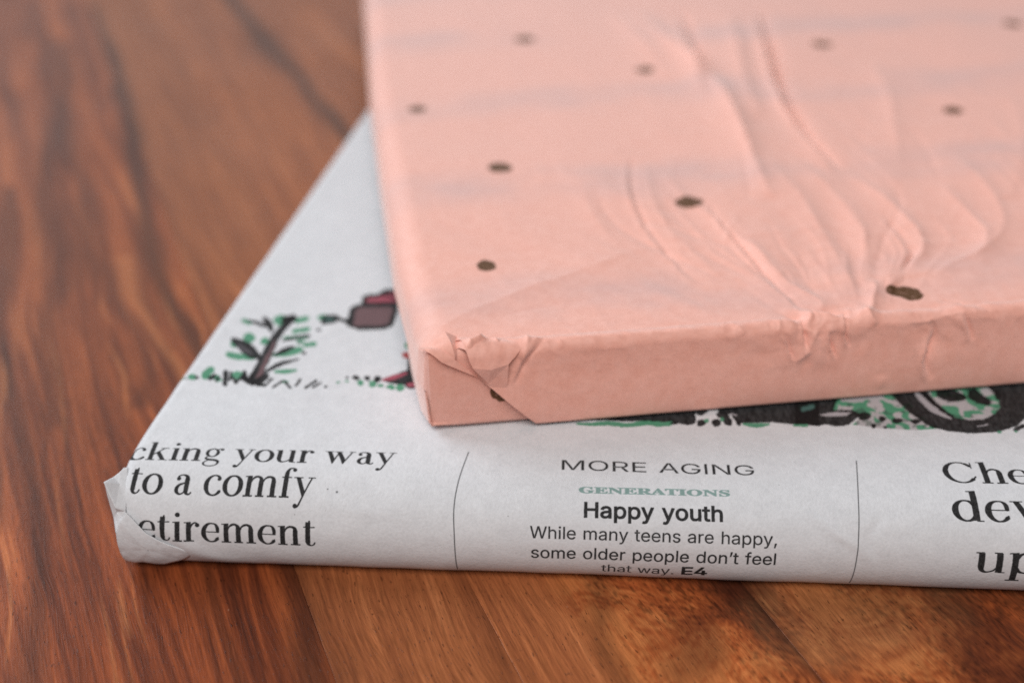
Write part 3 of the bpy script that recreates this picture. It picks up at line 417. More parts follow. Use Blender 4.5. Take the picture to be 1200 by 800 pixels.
def sd_poly(X, Y, contours):
    """signed distance (negative inside, non-zero winding)"""
    wind = np.zeros(X.shape, np.int32); d2 = np.full(X.shape, 1e12)
    for P in contours:
        Q = np.roll(P, -1, axis=0)
        for (ax, ay), (bx, by) in zip(P, Q):
            if ay != by:
                t = (bx - ax) * (Y - ay) - (X - ax) * (by - ay)
                wind += ((ay <= Y) & (by > Y) & (t > 0)).astype(np.int32) - ((ay > Y) & (by <= Y) & (t < 0)).astype(np.int32)
            dx, dy = bx - ax, by - ay; l2 = dx * dx + dy * dy + 1e-9
            k = np.clip(((X - ax) * dx + (Y - ay) * dy) / l2, 0, 1)
            d2 = np.minimum(d2, (X - ax - k * dx) ** 2 + (Y - ay - k * dy) ** 2)
    d = np.sqrt(d2)
    return np.where(wind != 0, -d, d)

def sd_brush(X, Y, pts):
    best = np.full(X.shape, 1e9)
    for (ax, ay, ar), (bx, by, br) in zip(pts[:-1], pts[1:]):
        dx, dy = bx - ax, by - ay; l2 = dx * dx + dy * dy + 1e-9
        k = np.clip(((X - ax) * dx + (Y - ay) * dy) / l2, 0, 1)
        best = np.minimum(best, np.hypot(X - ax - k * dx, Y - ay - k * dy) - (ar + k * (br - ar)))
    return best

def smooth_brush(pts):
    return [tuple(p) for p in smooth_line(pts, 5)] if len(pts) > 2 else pts

def layout(text, font):
    x = 0; out = []
    for ch in text:
        if ch == ' ': x += 230; continue
        out.append((ch, x)); x += font[ch][0]
    return out

def glyph_sd(font, ch, X, Y):
    g = font[ch]
    if font is SERIF:
        d = np.full(X.shape, 1e9)
        for kind, pts in g[1]:
            d = np.minimum(d, sd_poly(X, Y, [np.array(pts, float)]) if kind == 'poly' else sd_brush(X, Y, smooth_brush(pts) if len(pts) < 20 else pts))
        return d
    return sd_poly(X, Y, g[1])

def extent(font, ch):
    g = font[ch]
    if font is SERIF:
        xs = [(p[0] - (p[2] if k == 'brush' else 0), p[0] + (p[2] if k == 'brush' else 0)) for k, pts in g[1] for p in pts]
        return min(a for a, _ in xs), max(b for _, b in xs)
    a = np.vstack(g[1]); return a[:, 0].min(), a[:, 0].max()

def write(sh, text, font, p0, p1, h, ref, col, grow=0.0, wedge=1.0, tail=''):
    """set text so its ink runs from p0 to p1 on the baseline; ref font units become h mm; tail is set after it at the same scale"""
    lay = layout(text, font)
    a = lay[0][1] + extent(font, lay[0][0])[0]; b = lay[-1][1] + extent(font, lay[-1][0])[1]
    p0, p1 = np.array(p0, float), np.array(p1, float)
    dirx = (p1 - p0) / np.linalg.norm(p1 - p0); kx = np.linalg.norm(p1 - p0) / (b - a); ky = h / ref
    diry = np.array([-dirx[1], dirx[0]])
    for ch, gx in lay:
        x0, x1 = extent(font, ch)
        c = p0 + dirx * (gx - a) * kx
        sl, X, Y = sh.box(c[0] + x0 * kx, min(p0[1], p1[1]) - 300 * ky, c[0] + x1 * kx, max(p0[1], p1[1]) + 800 * ky)
        X = X + .035 * (vn(X * 3, Y * 3, 51) - .5); Y = Y + .035 * (vn(X * 3, Y * 3, 52) - .5)
        U = ((X - c[0]) * dirx[0] + (Y - c[1]) * dirx[1]) / kx; V = ((X - c[0]) * diry[0] + (Y - c[1]) * diry[1]) / ky
        d = (glyph_sd(font, ch, U, V) - grow) * math.sqrt(kx * ky)
        m = np.clip(.5 - d / (NPX * 1.6), 0, 1) * (.95 + .05 * vn(X * 7, Y * 7, 53))
        sh.ink(sl, m.astype(np.float32), col)

def print_sheet():
    sh = Sheet()
    sans = {k: decode(v) for k, v in SANS.items()}
    hs = sans['h'][1][0]; x0, top = hs[:, 0].min(), hs[:, 1].max()     # plain upright bars for l and I
    hw = sans['i'][1]; bw = min(np.ptp(c[:, 0]) for c in hw)
    sans['l'] = (int(2 * x0 + bw), [np.array([(x0, 0), (x0 + bw, 0), (x0 + bw, top), (x0, top)], float)])
    sans['I'] = (int(2 * x0 + bw), [np.array([(x0, 0), (x0 + bw, 0), (x0 + bw, 530), (x0, 530)], float)])
    fat = {k: decode(v) for k, v in FAT.items()}
    INK = (12, 9, 10)
    cols = {'g': (98, 172, 134), 'k': (16, 11, 12), 't': (136, 104, 106), 'y': (104, 98, 102), 'e': (84, 122, 114), 'r': (196, 98, 114), 'q': (200, 84, 80), 'w': (206, 200, 202)}
    for it in [["p","g",[11.53,55.32],[11.41,54.34],[10.99,53.69],[10.37,53.46],[9.65,54.04],[9.33,55.2],[9.16,56.17],[9.53,56.83],[10.17,57.07],[10.85,56.47]],["p","g",[14.13,54.5],[14.16,53.86],[13.76,53.32],[13.29,53.21],[12.65,53.7],[12.43,54.41],[12.49,55.06],[12.7,55.6],[13.24,55.7],[13.7,55.2]],["p","g",[15.58,61.69],[15.52,60.62],[15.21,59.79],[14.43,59.55],[13.76,60.33],[13.08,61.55],[13.02,62.62],[13.61,63.48],[14.29,63.72],[15.24,62.94]],["p","g",[4.74,42.45],[4.91,41.81],[4.59,41.5],[4.18,41.49],[3.7,41.75],[3.36,42.38],[3.42,43.04],[3.63,43.34],[4.09,43.35],[4.46,43.08]],["p","g",[7.06,42.79],[7.14,42.21],[6.74,41.84],[6.3,41.7],[5.71,42.02],[5.43,42.7],[5.51,43.29],[5.73,43.66],[6.23,43.8],[6.64,43.46]],["p","g",[20.09,41.98],[19.94,41.65],[19.72,41.46],[19.32,41.49],[19.01,41.66],[18.9,41.92],[18.83,42.25],[19.13,42.44],[19.5,42.41],[19.87,42.24]],["p","g",[28.38,42.21],[28.38,42.01],[28.24,41.85],[28.08,41.86],[27.88,42.0],[27.83,42.18],[27.87,42.38],[27.95,42.54],[28.13,42.54],[28.26,42.39]],["p","g",[8.58,42.65],[8.47,42.07],[8.24,41.81],[7.79,41.79],[7.42,42.03],[7.19,42.58],[7.04,43.15],[7.37,43.42],[7.78,43.44],[8.24,43.2]],["p","g",[12.28,43.5],[12.44,42.77],[12.01,42.22],[11.37,42.27],[10.67,42.76],[10.19,43.38],[10.39,44.13],[10.74,44.69],[11.42,44.64],[12.04,44.14]],["p","g",[7.6,49.88],[8.22,48.72],[8.9,48.51],[9.59,48.28],[10.37,48.14],[11.2,48.13],[12.06,48.2],[12.91,48.27],[13.08,49.33],[12.4,50.32],[11.54,50.25],[10.7,50.18],[9.94,50.18],[9.26,50.32],[8.61,50.53],[7.92,50.75]],["p","g",[7.38,61.47],[7.79,60.5],[9.4,59.59],[9.71,60.15],[9.31,61.11],[7.69,62.04]],["p","g",[16.83,61.34],[17.48,60.58],[19.31,61.53],[19.36,62.66],[18.72,63.43],[16.88,62.46]],["p","g",[17.13,57.8],[17.67,57.11],[20.22,58.02],[20.31,58.94],[19.77,59.65],[17.21,58.72]],["p","g",[16.18,55.43],[16.66,54.75],[20.46,55.43],[20.58,56.22],[20.11,56.91],[16.29,56.22]],["p","g",[20.05,53.31],[20.56,52.63],[22.28,53.19],[22.38,54.07],[21.87,54.76],[20.14,54.19]],["p","g",[15.53,49.83],[15.94,49.33],[16.84,49.42],[17.75,49.52],[18.58,49.74],[19.26,50.15],[19.82,50.67],[20.37,51.17],[20.36,52.4],[19.64,53.09],[19.04,52.7],[18.46,52.32],[17.85,51.92],[17.15,51.47],[16.37,50.98],[15.59,50.49]],["p","g",[16.95,44.84],[17.25,44.39],[17.81,44.29],[18.38,44.19],[18.97,44.2],[19.55,44.42],[20.11,44.74],[20.67,45.07],[20.72,45.51],[20.44,45.85],[19.81,45.79],[19.18,45.73],[18.6,45.66],[18.07,45.55],[17.57,45.42],[17.05,45.29]],["p","g",[5.53,42.67],[6.34,42.3],[7.27,44.07],[6.97,45.44],[6.15,45.82],[5.22,44.01]],["p","g",[1.92,42.18],[2.17,41.9],[2.81,42.1],[2.83,42.47],[2.58,42.75],[1.93,42.55]],["p","g",[18.71,54.21],[19.11,53.68],[20.03,53.96],[20.11,54.64],[19.71,55.17],[18.78,54.89]],["p","g",[7.47,53.92],[7.69,52.83],[8.41,51.93],[8.93,52.08],[8.72,53.16],[8.0,54.07]],["p","g",[8.25,41.2],[8.59,40.98],[9.12,41.64],[9.04,42.19],[8.7,42.42],[8.17,41.75]],["p","k",[14.27,41.03],[15.41,41.52],[15.44,43.06],[15.47,44.63],[15.5,46.2],[15.54,47.77],[15.57,49.32],[15.6,50.81],[15.58,52.16],[15.56,53.37],[15.58,54.54],[15.7,55.82],[15.87,57.15],[16.08,58.37],[16.33,59.4],[16.62,60.34],[16.92,61.32],[16.49,62.97],[15.62,63.14],[15.33,62.14],[15.03,61.13],[14.75,59.99],[14.47,58.71],[14.21,57.34],[14.01,55.97],[13.88,54.66],[13.82,53.41],[13.76,52.14],[13.69,50.69],[13.64,49.16],[13.57,47.63],[13.47,46.12],[13.36,44.61],[13.25,43.11]],["p","t",[14.85,42.24],[15.28,42.5],[15.27,43.88],[15.26,45.28],[15.26,46.67],[15.28,48.05],[15.32,49.44],[15.33,50.81],[15.29,52.13],[15.23,53.41],[15.16,54.69],[15.03,54.97],[14.89,54.88],[14.83,53.67],[14.78,52.47],[14.72,51.24],[14.65,49.93],[14.58,48.57],[14.52,47.18],[14.48,45.8],[14.46,44.41],[14.43,43.04]],["p","k",[7.14,55.02],[7.43,54.17],[8.18,53.17],[8.91,52.18],[9.57,51.32],[10.16,50.55],[10.77,49.81],[11.46,49.17],[12.19,48.78],[12.91,48.57],[13.61,48.37],[14.03,48.71],[13.74,49.68],[13.11,50.68],[12.48,51.69],[11.88,52.54],[11.28,53.21],[10.62,53.82],[9.87,54.38],[9.06,54.8],[8.27,55.09],[7.48,55.36]],["p","y",[8.87,53.02],[8.94,52.79],[9.45,52.14],[9.96,51.5],[10.49,50.92],[11.06,50.47],[11.64,50.08],[12.23,49.7],[12.39,49.83],[12.27,50.21],[11.71,50.85],[11.15,51.49],[10.59,52.04],[10.05,52.45],[9.51,52.77],[8.97,53.1]],["p","k",[8.59,61.3],[8.8,60.85],[9.56,60.37],[10.31,59.9],[10.95,59.51],[11.41,59.25],[11.78,59.06],[12.16,58.87],[12.41,59.23],[12.14,59.94],[11.76,60.24],[11.37,60.56],[10.87,60.86],[10.21,61.12],[9.47,61.36],[8.73,61.6]],["p","k",[11.01,62.69],[11.13,61.7],[11.56,60.82],[11.94,59.99],[12.27,59.34],[12.62,58.8],[13.05,58.15],[13.51,57.45],[13.87,57.24],[13.93,57.78],[13.74,58.7],[13.53,59.68],[13.16,60.72],[12.61,61.56],[12.04,62.17],[11.5,62.73]],["p","k",[14.39,61.38],[15.31,60.34],[17.12,61.33],[17.17,62.92],[16.25,63.99],[14.43,62.97]],["p","k",[16.18,54.7],[16.35,54.52],[16.89,54.73],[17.43,54.94],[18.06,55.17],[18.87,55.46],[19.78,55.78],[20.7,56.09],[20.75,56.58],[20.47,56.95],[19.53,56.7],[18.59,56.44],[17.77,56.14],[17.15,55.78],[16.66,55.39],[16.18,54.99]],["p","k",[15.69,49.72],[15.91,49.56],[16.44,49.89],[16.97,50.22],[17.47,50.62],[17.92,51.14],[18.35,51.74],[18.78,52.35],[18.74,53.02],[18.35,53.34],[17.82,52.97],[17.28,52.6],[16.79,52.13],[16.37,51.5],[16.01,50.79],[15.66,50.09]],["p","k",[15.54,44.51],[15.84,44.34],[16.43,45.03],[17.02,45.7],[17.66,46.37],[18.45,47.1],[19.36,47.86],[20.29,48.64],[20.3,48.98],[20.09,49.2],[19.04,48.77],[17.98,48.34],[17.06,47.75],[16.4,46.9],[15.93,45.94],[15.47,45.01]],["p","k",[6.83,41.78],[7.37,41.47],[8.04,42.44],[7.89,43.32],[7.35,43.63],[6.68,42.65]],["p","k",[8.18,41.23],[8.46,41.17],[8.84,42.38],[8.69,42.87],[8.4,42.93],[8.03,41.71]],["p","k",[8.93,45.13],[8.64,44.52],[9.58,40.54],[10.14,39.92],[10.43,40.5],[9.51,44.48]],["p","k",[10.44,41.34],[10.66,41.59],[10.35,44.15],[10.05,44.6],[9.83,44.34],[10.14,41.78]],["p","k",[10.38,43.08],[10.44,42.46],[11.59,40.74],[11.94,40.72],[11.88,41.33],[10.74,43.06]],["p","k",[11.55,40.72],[11.9,40.73],[12.19,42.09],[11.96,42.71],[11.61,42.71],[11.33,41.33]],["p","k",[11.92,45.19],[11.79,44.51],[12.92,41.39],[13.42,41.03],[13.56,41.68],[12.44,44.81]],["p","k",[11.74,43.27],[12.15,42.1],[14.44,40.36],[14.93,40.84],[14.54,42.0],[12.23,43.77]],["p","k",[13.25,43.98],[13.15,43.19],[14.15,40.82],[14.69,40.52],[14.79,41.28],[13.8,43.67]],["p","k",[14.73,40.52],[15.55,40.26],[16.65,42.72],[16.33,44.14],[15.5,44.42],[14.4,41.91]],["p","k",[16.45,40.23],[16.73,40.19],[17.42,42.42],[17.28,42.91],[17.0,42.95],[16.31,40.71]],["p","k",[14.89,40.65],[15.18,40.24],[16.32,40.3],[16.41,40.73],[16.12,41.16],[14.97,41.1]],["p","k",[17.78,39.95],[18.03,39.84],[19.2,41.87],[19.13,42.29],[18.88,42.41],[17.71,40.36]],["p","k",[19.23,42.4],[19.27,41.92],[20.65,39.81],[20.92,39.82],[20.88,40.28],[19.5,42.4]],["p","k",[21.39,40.5],[21.62,40.52],[22.09,42.74],[21.95,43.15],[21.72,43.12],[21.25,40.9]],["p","k",[23.06,39.99],[23.35,39.88],[24.71,42.34],[24.63,42.83],[24.35,42.95],[22.98,40.47]],["p","k",[24.28,40.31],[24.52,40.17],[25.52,41.56],[25.48,41.98],[25.24,42.12],[24.23,40.72]],["p","k",[21.09,50.89],[21.16,50.51],[20.98,50.34],[20.75,50.35],[20.51,50.51],[20.32,50.84],[20.39,51.23],[20.53,51.4],[20.78,51.38],[20.99,51.23]],["p","k",[22.17,58.55],[22.13,58.25],[22.03,58.0],[21.79,57.98],[21.6,58.21],[21.43,58.52],[21.41,58.82],[21.59,59.07],[21.8,59.1],[22.08,58.86]],["p","k",[26.71,40.86],[26.65,40.64],[26.56,40.46],[26.35,40.41],[26.2,40.57],[26.07,40.83],[26.05,41.05],[26.21,41.23],[26.39,41.28],[26.62,41.12]],["p","k",[5.18,42.26],[5.23,41.93],[5.12,41.75],[4.89,41.79],[4.69,41.96],[4.48,42.22],[4.48,42.55],[4.63,42.74],[4.85,42.69],[5.09,42.53]],["p","k",[3.35,41.95],[3.39,41.77],[3.34,41.64],[3.22,41.64],[3.1,41.77],[2.98,41.93],[2.99,42.11],[3.05,42.25],[3.17,42.24],[3.3,42.11]],["p","k",[19.49,54.55],[19.5,54.37],[19.38,54.25],[19.27,54.21],[19.11,54.31],[19.05,54.52],[19.07,54.7],[19.13,54.82],[19.27,54.86],[19.37,54.76]],["p","g",[20.65,62.89],[21.17,61.99],[22.63,61.49],[22.96,62.84],[22.17,64.23],[20.86,63.78]],["p","k",[21.73,60.55],[21.41,63.17],[22.21,63.91],[23.76,64.21],[24.67,62.81],[24.07,61.04],[22.33,60.42]],["p","e",[22.1,61.62],[22.27,62.84],[23.44,63.01],[23.9,62.24],[22.92,61.5]],["p","k",[23.9,63.22],[24.2,62.2],[24.56,62.0],[24.94,61.79],[25.34,61.57],[25.74,61.36],[26.14,61.16],[26.52,60.97],[26.81,61.76],[26.35,62.73],[25.99,62.7],[25.64,62.68],[25.31,62.75],[24.99,62.98],[24.65,63.33],[24.3,63.7]],["p","k",[26.26,60.26],[25.88,66.65],[26.84,68.18],[34.22,69.02],[34.66,65.75],[34.53,60.7],[33.27,59.44],[28.91,58.9]],["p","t",[27.43,60.69],[27.0,65.62],[27.45,67.0],[33.19,67.42],[33.68,66.24],[33.62,61.54],[32.57,60.65],[28.15,60.31]],["p","k",[27.74,68.01],[27.45,71.18],[28.68,72.1],[30.05,72.17],[31.15,74.07],[33.38,73.96],[34.73,72.14],[35.21,68.52]],["p","r",[28.43,68.82],[28.33,70.5],[30.25,70.82],[31.65,72.49],[33.58,72.48],[34.43,71.27],[34.69,69.32]],["p","k",[30.24,71.92],[30.39,71.61],[30.95,71.53],[31.51,71.44],[32.06,71.25],[32.64,70.85],[33.25,70.32],[33.87,69.79],[34.05,69.99],[33.94,70.45],[33.32,70.98],[32.69,71.53],[32.06,71.95],[31.45,72.13],[30.88,72.17],[30.33,72.2]],["p","k",[34.83,43.28],[38.19,45.96],[38.8,46.54],[38.32,51.62],[38.89,52.13],[40.57,50.78],[41.66,41.65],[39.2,41.96],[36.73,42.27]],["p","r",[35.08,43.22],[35.35,42.92],[35.94,43.09],[36.54,43.26],[37.14,43.54],[37.75,43.99],[38.36,44.55],[38.97,45.11],[39.01,45.53],[38.77,45.78],[38.08,45.49],[37.39,45.2],[36.76,44.88],[36.19,44.51],[35.66,44.1],[35.14,43.7]],["p","q",[37.21,51.22],[37.67,50.12],[38.84,49.8],[39.24,50.66],[38.78,51.76],[37.6,52.09]],["p","g",[37.18,54.45],[37.76,53.02],[38.42,52.81],[38.94,53.89],[38.36,55.33],[37.69,55.54]],["p","r",[39.22,41.61],[39.7,41.04],[41.25,41.78],[41.37,42.65],[40.89,43.23],[39.34,42.48]],["p","k",[38.97,42.56],[38.91,42.31],[39.05,41.89],[39.21,41.42],[39.52,41.06],[39.97,40.99],[40.49,41.06],[41.0,41.12],[41.07,41.36],[40.94,41.58],[40.42,41.51],[39.91,41.44],[39.54,41.49],[39.38,41.69],[39.27,42.05],[39.13,42.47]],["p","g",[32.36,42.26],[32.26,41.82],[32.08,41.45],[31.69,41.39],[31.4,41.74],[31.15,42.2],[31.14,42.63],[31.45,43.01],[31.79,43.07],[32.22,42.73]],["p","g",[34.54,42.07],[34.39,41.49],[34.09,41.03],[33.64,41.04],[33.2,41.46],[33.1,41.99],[33.04,42.56],[33.33,43.02],[33.79,43.01],[34.21,42.59]],["p","g",[35.6,41.68],[35.6,41.39],[35.33,41.21],[35.06,41.16],[34.74,41.3],[34.64,41.63],[34.73,41.93],[34.9,42.1],[35.21,42.16],[35.42,42.01]],["p","g",[37.46,41.34],[37.51,40.84],[37.17,40.52],[36.72,40.59],[36.29,40.86],[36.02,41.26],[36.21,41.78],[36.5,42.1],[36.97,42.03],[37.34,41.75]],["p","g",[39.14,41.25],[39.14,40.69],[38.73,40.23],[38.3,40.12],[37.78,40.53],[37.61,41.17],[37.75,41.74],[37.99,42.21],[38.49,42.32],[38.84,41.89]],["p","g",[29.88,42.57],[29.83,42.31],[29.66,42.18],[29.46,42.21],[29.25,42.32],[29.2,42.54],[29.19,42.8],[29.32,42.93],[29.55,42.9],[29.72,42.79]],["p","g",[28.47,42.28],[28.42,42.11],[28.34,41.99],[28.18,42.01],[28.06,42.11],[27.99,42.25],[27.97,42.42],[28.09,42.54],[28.24,42.52],[28.4,42.42]],["p","k",[31.33,43.77],[31.38,43.25],[31.11,43.0],[30.71,43.04],[30.36,43.27],[30.07,43.71],[30.18,44.23],[30.47,44.5],[30.87,44.45],[31.24,44.22]],["p","k",[29.61,43.68],[29.58,43.42],[29.45,43.29],[29.29,43.32],[29.12,43.43],[29.08,43.65],[29.06,43.91],[29.16,44.04],[29.33,44.02],[29.47,43.9]],["p","k",[33.07,43.64],[33.08,43.19],[32.91,42.88],[32.59,42.93],[32.33,43.22],[32.1,43.59],[32.15,44.04],[32.38,44.35],[32.68,44.3],[33.0,44.02]],["p","k",[34.95,43.51],[34.84,42.96],[34.67,42.51],[34.26,42.45],[33.95,42.88],[33.69,43.45],[33.66,43.99],[33.98,44.46],[34.34,44.52],[34.79,44.09]],["p","g",[66.65,32.57],[66.74,32.36],[67.55,32.21],[68.36,32.07],[69.19,32.0],[70.0,32.08],[70.79,32.23],[71.62,32.31],[72.57,32.23],[73.62,32.08],[74.67,32.05],[75.62,32.25],[76.5,32.54],[77.43,32.75],[78.55,32.81],[79.79,32.8],[81.04,32.78],[81.31,33.24],[81.14,33.74],[79.9,33.92],[78.65,34.09],[77.46,34.13],[76.43,33.88],[75.55,33.52],[74.69,33.28],[73.71,33.32],[72.66,33.48],[71.65,33.54],[70.75,33.39],[69.96,33.15],[69.18,32.96],[68.38,32.87],[67.57,32.82],[66.75,32.77]],["p","k",[67.97,33.47],[71.95,33.68],[74.4,33.6],[76.55,33.92],[80.21,33.85],[82.03,33.57],[83.97,33.04],[85.03,33.84],[85.49,39.83],[67.96,36.15]],["p","g",[75.96,32.85],[76.25,32.42],[76.75,32.62],[77.24,32.82],[77.72,32.91],[78.25,32.8],[78.86,32.58],[79.53,32.48],[80.19,32.61],[80.83,32.87],[81.45,33.11],[81.68,33.75],[81.39,34.18],[80.76,33.93],[80.16,33.69],[79.59,33.57],[79.03,33.67],[78.42,33.88],[77.79,34.01],[77.2,33.9],[76.67,33.69],[76.16,33.49]],["p","k",[86.66,33.82],[86.35,33.23],[85.98,32.87],[85.51,32.73],[85.19,33.06],[85.2,33.74],[85.26,34.31],[85.67,34.68],[86.13,34.82],[86.49,34.49]],["p","k",[88.97,33.94],[88.72,33.35],[88.38,32.99],[87.85,32.85],[87.57,33.18],[87.38,33.85],[87.54,34.43],[88.06,34.81],[88.53,34.94],[88.98,34.62]],["p","k",[92.05,33.94],[91.9,33.54],[91.71,33.27],[91.43,33.32],[91.29,33.57],[91.2,33.89],[91.29,34.29],[91.58,34.57],[91.82,34.52],[92.06,34.27]],["p","k",[87.13,36.88],[86.74,36.25],[86.28,35.91],[85.69,35.79],[85.28,36.09],[85.27,36.78],[85.34,37.4],[85.86,37.74],[86.43,37.86],[86.9,37.56]],["p","k",[82.32,33.59],[82.29,33.36],[81.92,33.2],[81.51,33.14],[81.16,33.26],[80.97,33.52],[81.23,33.76],[81.55,33.92],[81.98,33.98],[82.28,33.86]],["p","g",[87.07,34.47],[86.97,34.18],[86.81,33.97],[86.56,33.9],[86.43,34.1],[86.33,34.43],[86.43,34.71],[86.66,34.93],[86.88,35.0],[87.09,34.81]],["p","k",[88.34,36.23],[88.52,35.45],[88.8,35.25],[89.01,35.08],[89.1,34.9],[89.2,34.58],[89.35,34.02],[89.52,33.4],[90.37,33.36],[90.76,34.8],[90.55,35.38],[90.32,36.03],[89.97,36.63],[89.51,36.91],[89.11,36.89],[88.78,36.84]],["p","g",[89.51,34.86],[89.38,34.55],[89.23,34.31],[89.05,34.29],[88.95,34.53],[88.96,34.83],[88.99,35.13],[89.16,35.38],[89.33,35.4],[89.46,35.16]],["p","k",[88.7,36.69],[90.65,36.14],[91.35,34.06],[93.33,34.16],[96.72,34.55],[100.3,34.11],[103.89,33.88],[105.32,42.58],[89.06,40.58]],["p","g",[92.23,33.82],[92.32,33.46],[93.02,33.25],[93.71,33.05],[94.4,32.98],[95.04,33.14],[95.62,33.43],[96.18,33.73],[96.32,34.03],[96.21,34.27],[95.65,34.25],[95.11,34.23],[94.55,34.21],[93.9,34.19],[93.17,34.16],[92.44,34.14]],["p","g",[101.26,38.58],[101.53,37.96],[104.1,38.65],[104.5,39.45],[104.24,40.08],[101.65,39.39]],["p","g",[99.78,33.92],[99.91,33.52],[102.04,33.63],[102.29,34.05],[102.17,34.45],[100.03,34.34]],["p","w",[90.59,36.55],[90.64,36.31],[91.52,35.98],[91.66,36.16],[91.62,36.4],[90.73,36.73]],["p","n",[107.54,42.33],[118.05,43.95],[120.38,36.6],[122.3,34.12],[118.54,33.54],[112.48,33.8],[108.98,34.49],[110.83,36.84],[106.1,37.35]],["p","k",[101.94,45.82],[100.22,34.13],[102.5,34.35],[103.55,33.92],[105.03,34.38],[106.34,33.87],[108.39,34.36],[109.83,36.05],[111.17,37.11],[109.71,38.39],[106.66,38.13],[108.66,42.92]],["p","w",[104.26,36.9],[107.02,37.75],[109.43,37.67],[108.54,36.72],[105.09,36.44]],["p","e",[101.66,38.14],[101.97,37.65],[103.83,38.56],[104.15,39.36],[103.84,39.86],[101.97,38.93]],["p","k",[112.38,36.83],[111.89,36.22],[111.34,35.75],[110.67,35.61],[110.29,36.03],[110.33,36.72],[110.45,37.31],[111.11,37.79],[111.75,37.94],[112.22,37.51]],["p","k",[114.45,36.29],[114.16,35.88],[113.86,35.54],[113.46,35.47],[113.29,35.78],[113.25,36.23],[113.36,36.63],[113.8,36.98],[114.15,37.05],[114.45,36.74]],["p","k",[116.91,35.93],[116.56,35.43],[116.18,35.2],[115.62,35.18],[115.34,35.37],[115.21,35.84],[115.38,36.33],[115.96,36.57],[116.45,36.59],[116.92,36.4]],["p","k",[119.71,35.92],[119.34,35.52],[118.94,35.19],[118.42,35.15],[118.17,35.45],[118.12,35.84],[118.23,36.23],[118.78,36.58],[119.25,36.61],[119.65,36.32]],["p","k",[112.59,34.24],[112.36,33.83],[112.13,33.59],[111.89,33.65],[111.75,33.86],[111.79,34.2],[111.89,34.61],[112.14,34.85],[112.37,34.79],[112.53,34.57]],["p","k",[114.22,33.99],[114.11,33.74],[113.95,33.62],[113.73,33.63],[113.62,33.74],[113.54,33.95],[113.67,34.21],[113.89,34.33],[114.08,34.31],[114.26,34.21]],["p","k",[116.93,45.52],[116.66,42.92],[118.44,37.99],[120.95,34.29],[123.52,33.47],[127.04,33.17],[130.82,33.85],[134.08,35.5],[135.91,37.41],[138.86,41.89],[141.96,47.95]],["p","n",[121.66,44.41],[122.7,42.71],[123.46,39.93],[125.07,37.34],[127.15,36.71],[129.5,37.08],[131.65,38.69],[132.98,40.54],[133.67,43.71],[132.68,46.36],[127.02,47.15]],["p","w",[120.59,44.18],[120.36,43.37],[120.77,41.78],[121.19,40.2],[121.77,38.84],[122.59,37.92],[123.52,37.29],[124.43,36.69],[124.59,36.8],[124.62,37.04],[123.95,38.11],[123.28,39.19],[122.68,40.29],[122.14,41.51],[121.6,42.88],[121.05,44.29]],["p","k",[121.76,44.77],[121.41,43.6],[121.92,42.31],[122.42,41.03],[122.96,39.85],[123.56,38.88],[124.18,38.03],[124.79,37.2],[125.05,37.35],[125.14,37.77],[124.59,38.71],[124.04,39.65],[123.55,40.72],[123.15,42.0],[122.79,43.45],[122.42,44.94]],["p","k",[123.94,44.25],[123.96,42.65],[124.4,42.26],[124.85,41.86],[125.45,41.63],[126.23,41.69],[127.12,41.93],[127.99,42.17],[128.61,42.94],[128.55,43.84],[127.91,44.35],[127.28,44.87],[126.69,45.24],[126.14,45.38],[125.58,45.4],[125.0,45.42]],["p","k",[129.22,45.08],[128.7,42.83],[129.04,42.4],[129.4,41.93],[129.82,41.51],[130.3,41.23],[130.79,41.07],[131.26,40.92],[131.97,41.53],[132.08,42.62],[131.76,43.09],[131.46,43.54],[131.21,44.01],[131.01,44.54],[130.8,45.15],[130.58,45.79]],["p","k",[133.95,45.99],[133.34,45.1],[133.01,42.95],[133.41,42.53],[134.01,43.4],[134.36,45.56]],["p","w",[127.9,35.07],[127.95,34.93],[129.69,35.51],[129.8,35.69],[129.75,35.82],[128.0,35.25]],["p","k",[133.24,34.43],[133.49,34.09],[135.2,35.14],[135.53,35.85],[135.28,36.19],[133.57,35.13]],["p","g",[131.32,33.78],[131.15,33.57],[130.96,33.41],[130.7,33.41],[130.59,33.55],[130.53,33.74],[130.63,33.94],[130.92,34.1],[131.14,34.11],[131.34,33.96]],["p","g",[133.78,34.14],[133.72,33.96],[133.53,33.84],[133.37,33.87],[133.25,33.96],[133.21,34.12],[133.37,34.31],[133.53,34.42],[133.7,34.4],[133.79,34.3]]]:
        kind, c = it[0], it[1]; P = np.array(it[2:], float)
        r = P[:, 2].max() if kind == 'b' else 0
        sl, X, Y = sh.box(P[:, 0].min() - r, P[:, 1].min() - r, P[:, 0].max() + r, P[:, 1].max() + r, .4)
        if X.size == 0: continue
        X = X + .22 * (vn(X * 2.2, Y * 2.2, 61) - .5) + .10 * (vn(X * 6, Y * 6, 63) - .5); Y = Y + .22 * (vn(X * 2.2, Y * 2.2, 62) - .5) + .10 * (vn(X * 6, Y * 6, 64) - .5)
        d = sd_poly(X, Y, [P]) if kind == 'p' else sd_brush(X, Y, smooth_brush([tuple(p) for p in P]))
        m = np.clip(.5 - d / .12, 0, 1)
